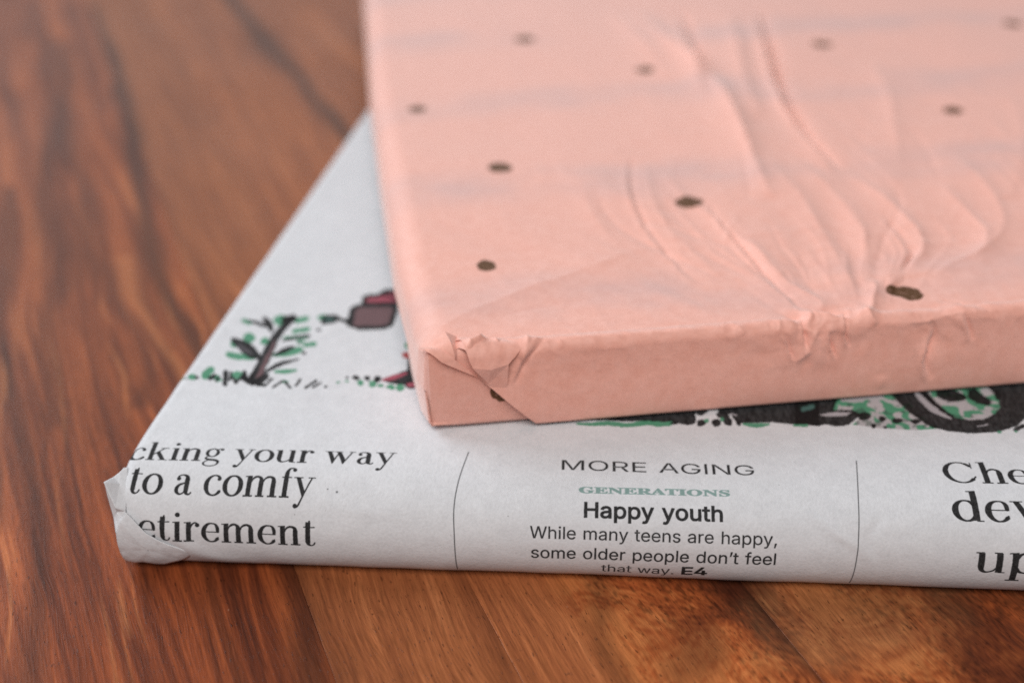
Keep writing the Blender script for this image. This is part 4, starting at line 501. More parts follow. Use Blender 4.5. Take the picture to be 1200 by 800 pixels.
        if c == 'n':           # leaf litter: white flecks left open in the green
            n = vn(X * .9 + 1.5 * vn(X * .7, Y * .7, 71), Y * .9, 72)
            n2 = vn(X * 1.3 + 2 * vn(X * .5, Y * .5, 73), Y * 1.3, 74)
            gm = sstep(.54, .46, n)[..., None]
            col = lin(cols['g']) * gm + lin((214, 208, 208)) * (1 - gm)
            dark = sstep(.74, .80, n2)[..., None] * .55
            col = (col * (1 - dark) + lin((60, 92, 78)) * dark).astype(np.float32)
            sh.ink(sl, m.astype(np.float32), col)
        else:
            tone = .94 + .06 * vn(X * 4, Y * 1.2, 65)
            sh.ink(sl, (m * tone).astype(np.float32), cols[c])
    # headline at the left
    write(sh, 'cking your way', SERIF, (0.20, 20.98), (40.2, 21.50), 2.55, 500, INK, 3)
    write(sh, 'to a comfy', SERIF, (1.75, 15.22), (28.95, 15.40), 3.28, 500, INK, 3)
    write(sh, 'etirement', SERIF, (3.55, 8.50), (29.55, 8.38), 2.92, 500, INK, 3)
    # middle column
    write(sh, 'MORE AGING', sans, (64.68, 21.66), (92.66, 21.75), 2.12, 530, INK, 0)
    write(sh, 'GENERATIONS', fat, (67.29, 17.66), (88.77, 17.88), 1.45, 680, (152, 184, 176), 20)
    write(sh, 'Happy youth', sans, (68.10, 14.02), (87.62, 14.06), 2.30, 530, INK, 20)
    write(sh, 'While many teens are happy,', sans, (60.40, 10.80), (95.30, 10.96), 1.80, 530, INK, 6)
    write(sh, 'some older people don\u2019t feel', sans, (60.65, 7.64), (95.30, 7.88), 1.96, 530, INK, 8)
    write(sh, 'that way.', sans, (70.75, 4.97), (81.1, 5.03), 1.85, 530, INK, 4)
    write(sh, 'E4', sans, (82.35, 5.04), (85.80, 5.10), 1.85, 530, INK, 26)
    # right column, cut by the frame
    write(sh, 'Che', SERIF, (120.05, 21.60), (132.2, 21.78), 4.15, 712, INK, 3)
    write(sh, 'dev', SERIF, (120.0, 15.26), (132.4, 15.40), 4.85, 750, INK, 3)
    write(sh, 'up', SERIF, (123.1, 7.85), (131.9, 7.95), 3.15, 500, INK, 3)
    # column rules
    for P in ([(50.78, 24.7, .075), (49.75, 18.7, .075), (49.40, 14.6, .075), (49.62, 10.4, .075), (49.9, 4.0, .075)], [(107.9, 25.5, .07), (107.15, 19.5, .07), (106.85, 16.1, .07), (106.6, 11.2, .07), (106.4, 4.0, .07)]):
        a = np.array(P); sl, X, Y = sh.box(a[:, 0].min(), a[:, 1].min(), a[:, 0].max(), a[:, 1].max())
        m = np.clip(.5 - sd_brush(X, Y, smooth_brush(P)) / .10, 0, 1) * .9
        sh.ink(sl, m.astype(np.float32), INK)
    # two stray ink dots by the headline
    for (x, y, r) in ((30.9, 16.9, .12), (32.3, 16.5, .17), (26.5, 13.0, .06), (57.2, 13.8, .07), (96.0, 20.1, .06)):
        sl, X, Y = sh.box(x - r, y - r, x + r, y + r)
        sh.ink(sl, (np.clip(.5 - (np.hypot(X - x, Y - y) - r) / .1, 0, 1) * .75).astype(np.float32), INK)
    return make_image('newspaper_print', np.clip(sh.rgb, 0, 1) ** (1 / 2.2))

PRINT = print_sheet()

def newsprint(printed=True):
    t = NT('printed_newsprint' if printed else 'blank_newsprint')
    tc = t.n('TexCoord').outputs['Object']
    uv = t.n('UVMap').outputs[0]                       # metres
    mott = t.noise(tc, 420, 4, .6); fib = t.noise(t.mapping(tc, scale=(1, .55, 1), rot=(0, 0, .3)), 2600, 3, .65); big = t.noise(tc, 60, 2)
    paper = t.mix(t.ramp(mott, [(.3, 0.0), (.7, 1.0)]), (0.580, 0.588, 0.615), (0.632, 0.640, 0.668))
    paper = t.mix(.45, paper, t.ramp(fib, [(.25, .80), (.5, 1.0), (.75, 1.14)]), 'MULTIPLY')
    paper = t.mix(.20, paper, t.ramp(big, [(.3, .86), (.7, 1.05)]), 'MULTIPLY')
    spk = t.noise(tc, 1500, 1)
    paper = t.mix(t.math('MULTIPLY', t.ramp(spk, [(.76, 0.0), (.82, 1.0)]), .28), paper, (.25, .21, .20))
    if printed:
        W, Hh = (NX1 - NX0) / 1000, (NY1 - NY0) / 1000
        im = t.n('TexImage'); im.image = PRINT; im.extension = 'EXTEND'; im.interpolation = 'Cubic'
        t.l(t.mapping(uv, scale=(1 / W, 1 / Hh, 1), loc=(-NX0 / 1000 / W, -NY0 / 1000 / Hh, 0)), im.inputs[0])
        paper = t.mix(t.math('ADD', .975, t.math('MULTIPLY', fib, .03), clamp=True), paper, im.outputs[0], 'MULTIPLY')
    t.l(paper, t.b.inputs['Base Color'])
    t.b.inputs['Roughness'].default_value = .70
    t.b.inputs['Specular IOR Level'].default_value = .12
    h = t.math('ADD', t.math('MULTIPLY', fib, .45), t.math('MULTIPLY', mott, .9))
    t.l(t.bump(h, .30, .00035), t.b.inputs['Normal'])
    return t.m

# ------------------------------------------------------------------ newspaper-wrapped parcel
NT_, NW, ND = .0147, .262, .300
NK = .086                                             # the wrapped left edge leans in with depth
NORG = np.array([-.05772, .13648]); NANG = math.atan2(-.05296, .9986)
nctrl = np.array([(.030, .0003), (.010, .0002), (.002, .0002), (.0002, .0004), (-.0011, .0013), (-.0021, .0032), (-.0024, .0055), (-.0018, .0082), (.0003, .0111), (.0042, .0133), (.010, .0144), (.020, .0147), (.05, .0147), (.12, .0147), (.30, .0147)])

def catmull(P, n=24):
    P = np.vstack([2 * P[0] - P[1], P, 2 * P[-1] - P[-2]]); out = []
    for i in range(1, len(P) - 2):
        p0, p1, p2, p3 = P[i - 1:i + 3]
        t0 = 0; t1 = np.linalg.norm(p1 - p0) ** .5; t2 = t1 + np.linalg.norm(p2 - p1) ** .5; t3 = t2 + np.linalg.norm(p3 - p2) ** .5
        for t in np.linspace(t1, t2, n, endpoint=False):
            A1 = (t1 - t) / (t1 - t0) * p0 + (t - t0) / (t1 - t0) * p1; A2 = (t2 - t) / (t2 - t1) * p1 + (t - t1) / (t2 - t1) * p2; A3 = (t3 - t) / (t3 - t2) * p2 + (t - t2) / (t3 - t2) * p3
            B1 = (t2 - t) / (t2 - t0) * A1 + (t - t0) / (t2 - t0) * A2; B2 = (t3 - t) / (t3 - t1) * A2 + (t - t1) / (t3 - t1) * A3
            out.append((t2 - t) / (t2 - t1) * B1 + (t - t1) / (t2 - t1) * B2)
    out.append(P[-2]); return np.array(out)

nprof = catmull(nctrl)
nU = np.concatenate([[0], np.cumsum(np.linalg.norm(np.diff(nprof, axis=0), axis=1))])
nU = nU - nU[np.argmin(abs(nprof[:, 0] - .002) + abs(nprof[:, 1] - .0002))]

def news_disp(s, u):
    """gentle waves and creases of the newsprint (metres)"""
    h = .00022 * (fbm(s * 45, u * 45, 81, 3) - .5) + .00010 * (vn(s * 190, u * 190, 82) - .5)
    for pts, a, w in [
        ([(.0985, .0165), (.1055, .0120), (.1085, .0092)], .00016, .0007), ([(.1105, .0158), (.1082, .0125), (.1100, .0085)], -.00014, .0006),
        ([(.1020, .0135), (.1068, .0108)], .00012, .0005), ([(.028, .0165), (.034, .0140), (.041, .0135)], .00010, .0010),
        ([(.003, .0165), (.006, .0115), (.013, .0060), (.020, .0042)], .00030, .0014), ([(.055, .010), (.053, .016)], .00010, .0010),
        ([(.012, .0285), (.03, .0270), (.05, .0268)], .00006, .0012)]:
        d, p, _ = poly_dist(s, u, smooth_line(pts, 3)); h = h + a * np.exp(-(d / w) ** 2) * np.sin(np.pi * np.clip(p, .04, .96)) ** .6
    return h

def news_point(s, u, off=0.0, inset=None):
    """point on the wrapper: s along the front edge, u up the sheet, in the parcel's own frame"""
    d = np.interp(u, nU, nprof[:, 0]); z = np.interp(u, nU, nprof[:, 1])
    e = 2e-4
    td = np.interp(u + e, nU, nprof[:, 0]) - np.interp(u - e, nU, nprof[:, 0]); tz = np.interp(u + e, nU, nprof[:, 1]) - np.interp(u - e, nU, nprof[:, 1])
    l = np.hypot(td, tz) + 1e-12; nd, nz = -tz / l, td / l
    o = off - (0 if inset is None else inset)
    d2 = d + nd * o; z2 = np.maximum(z + nz * o, .00012)
    return np.stack([s + NK * np.maximum(d - .0068, 0), d2, z2], -1)

def build_news():
    root = empty('newspaper_parcel', (NORG[0], NORG[1], 0), NANG, 'flat grey parcel wrapped in printed newspaper, lying on the wooden table under the pink parcel', 'parcel')
    mat = newsprint(True); blank = newsprint(False)
    r = .0019
    th = np.linspace(0, math.pi / 2, 12)
    sl_ = r * (1 - np.cos(th)); s = np.concatenate([sl_, np.arange(r + .0004, .150, .0005), np.linspace(.155, NW - r - .003, 28), NW - sl_[::-1]])
    u = np.concatenate([np.linspace(nU[0], -.001, 8), np.arange(0, .034, .00035), np.linspace(.035, .10, 110), np.linspace(.102, nU[-1] - .004, 90)])
    Sg, Ug = np.meshgrid(s, u, indexing='ij')
    e = np.minimum(np.minimum(Sg, NW - Sg), r)
    inset = r - np.sqrt(np.maximum(r * r - (r - e) ** 2, 0))
    disp = news_disp(Sg, Ug) * sstep(.0, .003, Ug)
    P = news_point(Sg, Ug, disp, inset)
    # close the back: two more columns turn down behind the parcel
    back = P[:, -1:, :].copy(); rows = [P]
    for dz, dd in ((.0011, .0012), (.004, .0024), (.0105, .0024), (.0138, .0012), (.0140, -.02)):
        q = back.copy(); q[..., 2] = np.maximum(q[..., 2] - dz, .0003); q[..., 1] += dd; rows.append(q)
    P = np.concatenate(rows, 1)
    Ue = np.concatenate([Ug] + [Ug[:, -1:] + k * .004 for k in range(1, 6)], 1)
    Se = P[..., 0].copy()
    # end walls
    def wall(row):
        q = row.copy(); q[:, 1] = np.clip(q[:, 1], .0015, ND - .012); q[:, 2] = NT_ / 2; return q[None]
    P = np.concatenate([wall(P[0]), P, wall(P[-1])], 0)
    Ue = np.concatenate([Ue[:1], Ue, Ue[-1:]], 0); Se = np.concatenate([Se[:1] - .007, Se, Se[-1:] + .007], 0)
    nu, nv = P.shape[:2]
    link_mesh('paper_wrap', P.reshape(-1, 3), grid_faces(nu, nv), mat, root, uv=np.stack([Se, Ue], -1).reshape(-1, 2))

    # folded corner of the wrapper at the front left: front tab, end tuck and peak
    def patch(name, outline, bulge, n=14, thick=.00010, seed=0):
        """a fan of paper between a ring of 3-D points, refined and slightly bulged"""
        O = np.array(outline, float); c = O.mean(0)
        O = np.vstack([O, O[:1]])
        ring = np.vstack([O[i] + (O[i + 1] - O[i]) * np.linspace(0, 1, n, endpoint=False)[:, None] for i in range(len(O) - 1)])
        nrm = np.zeros(3)
        for i in range(len(ring)): nrm += np.cross(ring[i] - c, ring[(i + 1) % len(ring)] - c)
        nrm /= np.linalg.norm(nrm)
        if nrm[1] > 0: nrm = -nrm
        lv = np.linspace(1, .02, 10); vs = []
        for q in lv:
            p = c + (ring - c) * q
            b = bulge * (1 - q ** 2) + .00012 * (vn(p[:, 0] * 700, p[:, 2] * 700, 90 + seed) - .5)
            vs.append(p + nrm * b[:, None])
        V = np.array(vs); m = len(ring); k = len(lv)
        front = V.reshape(-1, 3); backv = (V - nrm * thick).reshape(-1, 3)
        fs = []
        for a in range(k - 1):
            for b in range(m): fs.append((a * m + b, a * m + (b + 1) % m, (a + 1) * m + (b + 1) % m, (a + 1) * m + b))
        N = k * m
        fs2 = [tuple(N + i for i in f[::-1]) for f in fs]
        rim = [(b, N + b, N + (b + 1) % m, (b + 1) % m) for b in range(m)]
        return link_mesh(name, np.vstack([front, backv]), fs + fs2 + rim, blank, root, uv=np.zeros((2 * N, 2)))
    F = lambda s_, u_, o: list(news_point(np.array(s_ / 1000), np.array(u_ / 1000), o / 1000))
    # the tab lies over the front and turns back round the corner
    def tab_on_sheet(name, ring, lift, n=10):
        O = np.array(ring + ring[:1], float)
        Rg = np.vstack([O[i] + (O[i + 1] - O[i]) * np.linspace(0, 1, n, endpoint=False)[:, None] for i in range(len(O) - 1)])
        c = Rg.mean(0); m = len(Rg); lv = np.linspace(1, .02, 14); lay = []
        for th_ in (0.0, .10):
            for q in lv:
                p = c + (Rg - c) * q
                o = p[:, 2] + lift * (1 - q ** 2) + .10 * (vn(p[:, 0] * .9, p[:, 1] * .9, 95) - .5) - th_
                lay.append(news_point(p[:, 0] / 1000, p[:, 1] / 1000, o / 1000))
        V = np.array(lay).reshape(-1, 3); k = len(lv); N = k * m; fs = []
        for a in range(k - 1):
            for b in range(m):
                b2 = (b + 1) % m
                fs.append((a * m + b, a * m + b2, (a + 1) * m + b2, (a + 1) * m + b)); fs.append((N + a * m + b, N + (a + 1) * m + b, N + (a + 1) * m + b2, N + a * m + b2))
        fs += [(b, N + b, N + (b + 1) % m, (b + 1) % m) for b in range(m)]
        return link_mesh(name, V, fs, blank, root, uv=np.zeros((2 * N, 2)))
    L_ = F(.5, 9.5, .35); K_ = [-.00015, -.00070, .0006]
    tab_on_sheet('front_tab', [(.5, 9.6, .35), (1.2, 11.4, .50), (1.95, 12.6, .40), (3.1, 11.6, .42), (4.95, 9.75, .42), (6.6, 8.7, .40), (8.3, 7.9, .34), (10.2, 7.0, .24), (11.8, 6.3, .12), (9.8, 4.7, .30), (8.0, 4.1, .55), (6.6, 3.6, .75), (5.2, 3.6, .80), (3.4, 4.0, .70), (2.2, 3.9, .75), (.9, 4.1, .70), (.6, 6.5, .45)], .12)
    A_ = [-.00140, .00110, .0136]; Q_ = [.00050, -.00105, .0106]; C_ = F(1.95, 12.7, .22)
    patch('corner_peak', [A_, F(-.75, 17.7, .12), F(-.05, 18.6, .06), F(.35, 19.4, .02), F(.9, 19.6, -.08), F(1.5, 16.0, -.10), C_, Q_], .00005, seed=2)
    patch('end_tuck', [A_, Q_, C_, F(1.2, 11.2, .30), L_, [-.0004, -.0004, .0080]], -.00015, seed=3)
    return root
NEWS = build_news()

# ------------------------------------------------------------------ pink tissue-wrapped parcel
TP, TW, TD = .0137, .255, .315
TORG = np.array([-.01207, .14878]); TANG = math.atan2(.14415, .98956)
DOTS = [(37.1, 148.4, 2.6, 2.7), (61.7, 120.2, 2.2, 2.3), (110.9, 134.0, 2.6, 2.5), (121.7, 84.0, 2.2, 2.3), (167.9, 144.6, 2.5, 2.6), (6.1, 102.0, 2.05, 2.2), (19.5, 66.3, 2.45, 2.6), (11.65, 25.7, 1.6, 2.05), (51.8, 45.9, 2.6, 2.4), (76.4, 8.0, 2.9, 1.9), (77.2, 6.9, 2.0, 2.1)]

def tissue(dots, name):
    t = NT(name)
    uv = t.n('UVMap').outputs[0]                       # millimetres / 10: (along, back)
    tc = t.n('TexCoord').outputs['Object']
    fib = t.noise(tc, 2300, 3, .65); mott = t.noise(tc, 500, 3, .6)
    base = t.mix(t.ramp(mott, [(.3, 0.0), (.7, 1.0)]), (.775, .378, .300), (.825, .436, .360))
    base = t.mix(.45, base, t.ramp(fib, [(.25, .82), (.5, 1.0), (.75, 1.12)]), 'MULTIPLY')
    # dark bands of what is wrapped inside show through the thin tissue
    sn = t.noise(t.mapping(uv, scale=(.30, .50, 1)), 1.0, 3, .55)
    sx = t.n('SeparateXYZ'); t.l(uv, sx.inputs[0])
    wob = t.math('MULTIPLY', t.math('SUBTRACT', t.noise(t.mapping(uv, scale=(.25, .1, 1)), 1.0, 2), .5), 1.5)
    band = t.math('SINE', t.math('MULTIPLY', t.math('ADD', sx.outputs[1], wob), 2 * math.pi / 4.6))
    gm = t.math('MULTIPLY', t.ramp(band, [(.10, 0.0), (.95, 1.0)]), t.ramp(sn, [(.38, 0.0), (.62, 1.0)]))
    top = t.ramp(sx.outputs[1], [(0.0, 0.0), (1.0, 1.0)])
    t_m = t.math('MULTIPLY', t.math('MULTIPLY', gm, top), .40)
    base = t.mix(t_m, base, (.47, .36, .37))
    if dots:
        jn = t.n('TexNoise', i_Scale=6.0, i_Detail=2.0); t.l(uv, jn.inputs['Vector'])
        jv = t.n('VectorMath', operation='MULTIPLY_ADD'); jv.inputs[1].default_value = (.10, .10, 0); t.l(jn.outputs['Color'], jv.inputs[0]); t.l(uv, jv.inputs[2])
        best = None
        for (x, y, rx, ry) in dots:
            m = t.mapping(jv.outputs[0], scale=(10 / rx, 10 / ry, 0), loc=(-(x + .5) / rx, -(y + .5) / ry, 0))
            ln = t.n('VectorMath', operation='LENGTH'); t.l(m, ln.inputs[0])
            best = ln.outputs['Value'] if best is None else t.math('MINIMUM', best, ln.outputs['Value'])
        dm = t.ramp(t.math('MULTIPLY', best, .5), [(.470, 1.0), (.505, 0.0)])
        wear = t.math('MULTIPLY', dm, t.ramp(t.noise(tc, 1400, 2), [(.28, .55), (.42, 1.0)]))
        base = t.mix(wear, base, lin((100, 68, 42)))
        t.l(t.math('MULTIPLY', wear, .30), t.b.inputs['Metallic'])
        t.l(t.math('SUBTRACT', .42, t.math('MULTIPLY', wear, .40)), t.b.inputs['Sheen Weight'])
    t.l(base, t.b.inputs['Base Color'])
    t.b.inputs['Roughness'].default_value = .55
    t.b.inputs['Specular IOR Level'].default_value = .35
    t.b.inputs['Sheen Weight'].default_value = .60
    t.b.inputs['Sheen Roughness'].default_value = .45
    h = t.math('ADD', t.math('MULTIPLY', fib, .4), t.math('MULTIPLY', mott, .8))
    t.l(t.bump(h, .22, .0003), t.b.inputs['Normal'])
    return t.m

# wrinkles: (polyline in mm (along, back; negative = down the front), height mm, width mm, kind)
WR_ = [
 ([(54.4, 44.3), (55.0, 30.6), (55.9, 19.2), (57.4, 7.8), (58.2, 3.5)], .42, 1.0, 'fold'),
 ([(57.3, 28.6), (58.3, 16.4), (60.4, 10.2), (62.2, 6.6), (61.0, 2.8), (62.4, -1.7)], .17, .75, 'ridge'),
 ([(50.2, 60), (51.5, 50), (54.0, 38), (57.3, 24), (58.4, 14)], .22, 1.6, 'ridge'),
 ([(84.4, 35.2), (83.6, 23.5), (81.4, 17.7), (75.6, 9.5), (73.6, 7.6)], .30, 1.1, 'fold'),
 ([(85.9, 55.4), (87.9, 40.2), (87.8, 26.6), (85.5, 20.9), (79.1, 13.4), (74.3, 8.8)], .36, 1.2, 'ridge'),
 ([(78.5, 60), (79.5, 44), (78, 28), (74, 16), (71, 9)], .26, 1.5, 'ridge'),
 ([(72.0, 62), (72.5, 45), (71, 26), (69.5, 14), (68.0, 6)], .24, 1.6, 'ridge'),
 ([(73.5, 12.1), (71.1, 7.0), (69.3, 3.4), (67.6, .8)], .34, .6, 'ridge'),
 ([(101.0, 46.9), (100.3, 32.8), (99.6, 26.1), (95.9, 19.4), (88.5, 15.7), (82, 11)], .34, 1.4, 'ridge'),
 ([(110, 60), (109, 44), (106, 32), (100, 23), (92, 16.5)], .28, 1.8, 'ridge'),
 ([(45.8, 68.6), (42.6, 55), (41.3, 44), (41.4, 33.3), (43.1, 22), (44.8, 15)], .30, 1.1, 'fold'),
 ([(48.6, 66), (45.8, 52), (45.2, 40), (46.6, 28), (49, 17)], .22, 1.5, 'ridge'),
 ([(34, 58), (33, 48), (33.5, 38), (35.5, 29)], .16, 1.6, 'ridge'),
 ([(82, 168), (79.5, 150), (75.5, 125), (71.2, 100.2)], .55, 2.6, 'fold'),
 ([(69.8, 167), (73.0, 136), (74.3, 102.6), (72, 80), (69.2, 61.2), (67, 43.6)], .75, 3.0, 'ridge'),
 ([(103.2, 162), (95, 130), (87.9, 100.6), (84.9, 80.5), (84.3, 66), (84.5, 55.6)], .75, 2.0, 'fold'),
 ([(96, 165), (88, 132), (81.5, 104), (78.5, 84)], .40, 2.6, 'ridge'),
 ([(64, 170), (66, 140), (66, 112)], .30, 3.0, 'ridge'),
 ([(118, 120), (112, 96), (104, 74), (98, 58)], .25, 2.6, 'ridge'),
 ([(140, 95), (131, 72), (120, 52), (110, 38)], .22, 2.6, 'ridge'),
 ([(-.4, 2.6), (8.4, 10.6), (17.3, 16.2), (29.9, 23.3), (40.2, 29.8)], .34, 4.0, 'ridge'),
 ([(6, 5.6), (14, 9.4), (24.3, 12.2), (36, 15)], -.12, 3.0, 'ridge'),
 # crumples on the front edge
 ([(53.9, -1.1), (55.0, -4.3), (55.7, -5.9)], .26, .34, 'fold'), ([(56.8, 1.3), (57.1, -1.6), (57.6, -4.5)], .30, .34, 'fold'),
 ([(55.7, -5.9), (57.6, -4.5), (59.0, -1.2), (60.5, .4)], .22, .45, 'ridge'), ([(60.8, -1.3), (61.5, -3.7), (62.5, -6.1)], .32, .34, 'fold'),
 ([(64.0, 2.4), (63.5, -1.2), (64.6, -4.4)], .32, .34, 'fold'), ([(67.7, 3.3), (67.6, .7), (68.6, -.9)], .24, .4, 'ridge'),
 ([(76.8, -1.2), (78.0, -3.2), (77.2, -7.4), (78.5, -11.3)], .34, .8, 'fold'), ([(82.5, -.1), (83.4, -2.2), (84.7, -4.9)], .28, .55, 'fold'),
 ([(70.7, -9.6), (70.4, -12)], .12, .6, 'ridge'), ([(52, .6), (53, -.6), (53.6, 1.4)], .15, .4, 'ridge'), ([(46.5, .9), (47.4, -.8)], .12, .4, 'ridge'),
 ([(57.5, 4.2), (58.8, 1.4), (58.0, .2)], .18, .4, 'fold'), ([(65.5, 4.0), (65.0, 1.0)], .16, .4, 'ridge'), ([(80.5, 3.8), (83, 3.0), (83.6, 1.2)], .16, .5, 'fold'),
 ([(20, .7), (32, .5), (45, .55)], .07, .35, 'ridge'), ([(70.6, -.6), (76.2, -.9), (82, 0), (93, -.2)], .10, .35, 'ridge'),
]
_r = random.Random(11)
for _i in range(20):                                   # fine creases that fan back from the gathered edge
    _s = 52 + _i * 1.25 + _r.uniform(-.6, .6); _v = _r.uniform(3, 12); _L = _r.uniform(14, 46)
    _b = (_s - 62) * .045
    WR_.append(([(_s, _v), (_s + _b * _L * .30 + _r.uniform(-.5, .5), _v + _L * .3), (_s + _b * _L * .75 + _r.uniform(-.8, .8), _v + _L * .65), (_s + _b * _L * .85 + _r.uniform(-1, 1), _v + _L)], _r.choice((-1, 1, 1)) * _r.uniform(.10, .22), _r.uniform(.45, .8), 'thin'))
for _i in range(14):                                   # and a few that wander over the top
    _s, _v, _L, _a = _r.uniform(20, 125), _r.uniform(15, 130), _r.uniform(14, 40), _r.uniform(-.9, .5)
    WR_.append(([(_s, _v), (_s + math.sin(_a) * _L * .5 + _r.uniform(-1.5, 1.5), _v + math.cos(_a) * _L * .5), (_s + math.sin(_a) * _L, _v + math.cos(_a) * _L)], _r.choice((-1, 1)) * _r.uniform(.08, .18), _r.uniform(.5, 1.0), 'thin'))
FLAPW = [
 ([(5.5, -.2), (6.6, .7), (7.9, 1.2), (9.2, 3.0)], .45, .55, 'ridge'), ([(7.9, 1.2), (8.3, -.6), (8.7, -2.6)], -.30, .7, 'ridge'),
 ([(17.0, 1.5), (14.8, -1.2), (12.1, -5.9)], .20, .55, 'fold'), ([(10.5, 2.5), (10.7, .7), (11.6, .3)], .22, .4, 'ridge'),
 ([(15.4, 2.9), (14.5, -.4), (13.4, -1.8)], .22, .5, 'ridge'), ([(9.2, .3), (10.6, -.6), (11.6, .2), (12.6, 1.4)], -.24, .6, 'ridge'),
 ([(3.6, 3.5), (2.9, 1.9), (3.2, .1), (3.9, -1.2)], .30, .45, 'fold'), ([(19.5, .8), (20.2, -.7)], .1, .35, 'ridge'),
]

def wrinkle(s, v, table):
    h = np.zeros(s.shape); X = s * 1000; Y = v * 1000
    for pts, a, w, kind in table:
        P = smooth_line(pts, 5); pad = 5.5 * w
        m = (X > P[:, 0].min() - pad) & (X < P[:, 0].max() + pad) & (Y > P[:, 1].min() - pad) & (Y < P[:, 1].max() + pad)
        if not m.any(): continue
        if not (P[:, 1].min() < 1 and w < .9): w = w * .72
        d, p, sg = poly_dist(X[m] + .5 * (vn(X[m] * .5, Y[m] * .35, 111) - .5), Y[m], P)
        env = np.sin(np.pi * np.clip(p, 0, 1)) ** .55 * np.clip((p * (1 - p)) * 40, 0, 1)
        x = d * sg / w
        if kind == 'thin': q = np.exp(-np.abs(x) * 1.2)
        elif kind == 'ridge': q = .80 * np.exp(-np.abs(x) * 1.3) + .42 * np.exp(-(x / 2.4) ** 2)
        else: q = np.exp(-np.abs(x + .6) * 1.4) * .8 - np.exp(-np.abs(x - .7) * 1.4)
        h[m] += (2.6 if P[:, 1].min() < 1 and w < .9 else 2.6 if P[:, 1].max() > 95 else 1.7) * a / 1000 * q * env
    return h

def facet_noise(x, y, seed):
    """random heights on a jagged triangle lattice, joined by flat facets"""
    x = x + .45 * (vn(x * .7, y * .7, seed + 1) - .5); y = y + .45 * (vn(x * .7, y * .7, seed + 2) - .5)
    ix = np.floor(x).astype(np.int32); iy = np.floor(y).astype(np.int32); fx = x - ix; fy = y - iy
    a = hash2(ix, iy, seed); b = hash2(ix + 1, iy, seed); c = hash2(ix, iy + 1, seed); d = hash2(ix + 1, iy + 1, seed)
    return np.where(fx + fy < 1, a + (b - a) * fx + (c - a) * fy, d + (c - d) * (1 - fx) + (b - d) * (1 - fy)) - .5

def tissue_disp(s, v):
    h = wrinkle(s, v, WR_)
    X = s * 1000; Y = v * 1000
    # fine pleats that fan back from the gathered spot on the front edge
    ang = np.arctan2(X - 63, Y + 22); rr = np.hypot(X - 63, Y + 22)
    fan = (vn(ang * 13 + .3 * vn(X * .06, Y * .06, 101), rr * .035, 102) - .5) * sstep(20, 34, rr) * sstep(120, 60, rr)
    h = h + .00055 * fan * sstep(.001, .012, v) * sstep(1.1, .5, np.abs(ang))
    h = h + .0011 * (fbm(X * .040, Y * .018, 103, 3) - .5) * sstep(.0, .02, v)
    g = np.exp(-((X - 60.5 - .25 * Y) / 6.5) ** 2) * sstep(-8.5, -3, Y) * sstep(6.5, 2, Y)
    h = h + .0019 * g * facet_noise(X * .30 + Y * .16, Y * .30, 131) + .0012 * g * facet_noise(X * .62 - Y * .2, Y * .45, 137)
    g2 = np.exp(-((X - 81) / 7) ** 2) * sstep(-9, -4, Y) * sstep(4, 1, Y)
    h = h + .0013 * g2 * facet_noise(X * .30 + Y * .12, Y * .2, 141)
    g3 = sstep(-3.5, -.5, Y) * sstep(3.0, .6, Y)
    h = h + .00026 * g3 * facet_noise(X * .5 + Y * .2, Y * .5, 143)
    h = h + .00022 * facet_noise(X * .07 + Y * .03, Y * .045, 151) * sstep(2, 12, Y)
    # sharp shallow creases of handled tissue: ridged noise, strongest along the front edge
    rg = 1 - np.abs(2 * vn(X * .16 + .6 * vn(X * .12, Y * .12, 105), Y * .11, 106) - 1)
    rg2 = 1 - np.abs(2 * vn(X * .45 + .6 * vn(X * .3, Y * .3, 107), Y * .4, 108) - 1)
    edge = np.exp(-(Y / 2.2) ** 2)
    h = h + .00013 * rg ** 3 * sstep(.25, .6, vn(X * .05, Y * .05, 109)) + (.00003 + .00010 * edge) * rg2 ** 3
    h = h + .00010 * (fbm(X * .22, Y * .16, 104, 3) - .5)
    return h

def tprof(v):
    """section of the box: v < 0 down the front, v > 0 back over the top"""
    rt, rb = .0012, .0006
    v = np.asarray(v, float)
    d = np.where(v > 0, v, 0.0); z = np.where(v > 0, TP, TP + v)
    z = np.where(v < -TP, .00025, z); d = np.where(v < -TP, -(v + TP), d)
    a = (v + rt) / (2 * rt) * math.pi / 2; m = np.abs(v) < rt
    d = np.where(m, rt - rt * np.cos(a), d); z = np.where(m, TP - rt + rt * np.sin(a), z)
    a = (v + TP + rb) / (2 * rb) * math.pi / 2; m = np.abs(v + TP) < rb
    d = np.where(m, rb - rb * np.sin(a), d); z = np.where(m, .00025 + rb - rb * np.cos(a), z)
    d = d - .0004 * np.sin(np.pi * np.clip(-v / TP, 0, 1))           # the front belly
    z = z + .0002 * sstep(.0, .05, v) * sstep(TD, TD - .05, v)       # the top is a little full
    return d, z

def left_bulge(d):
    return np.interp(d, [0, .0012, .0044, .0329, .0701, .1210, .1948, .27], [-.0002, -.0006, -.0014, -.0031, -.0034, -.0034, -.0018, 0])

def tissue_point(s, v, off=0.0):
    """s from the left end; rounding at both ends; off along the normal"""
    d, z = tprof(v); e = 1e-4
    d1, z1 = tprof(v + e); d0, z0 = tprof(v - e)
    td, tz = d1 - d0, z1 - z0; l = np.hypot(td, tz) + 1e-12; nd, nz = -tz / l, td / l
    r = .0046
    q = np.minimum(np.minimum(s, TW - s), r); q = np.maximum(q, 0)
    ins = r - np.sqrt(np.maximum(r * r - (r - q) ** 2, 0))
    wgt = .12 + .88 * sstep(.0, .010, np.asarray(v, float))
    o = off - ins * wgt
    fade = np.clip(1 - s / .03, 0, 1)
    return np.stack([s + left_bulge(d) * fade, d + nd * o, np.maximum(z + nz * o, .00015)], -1)

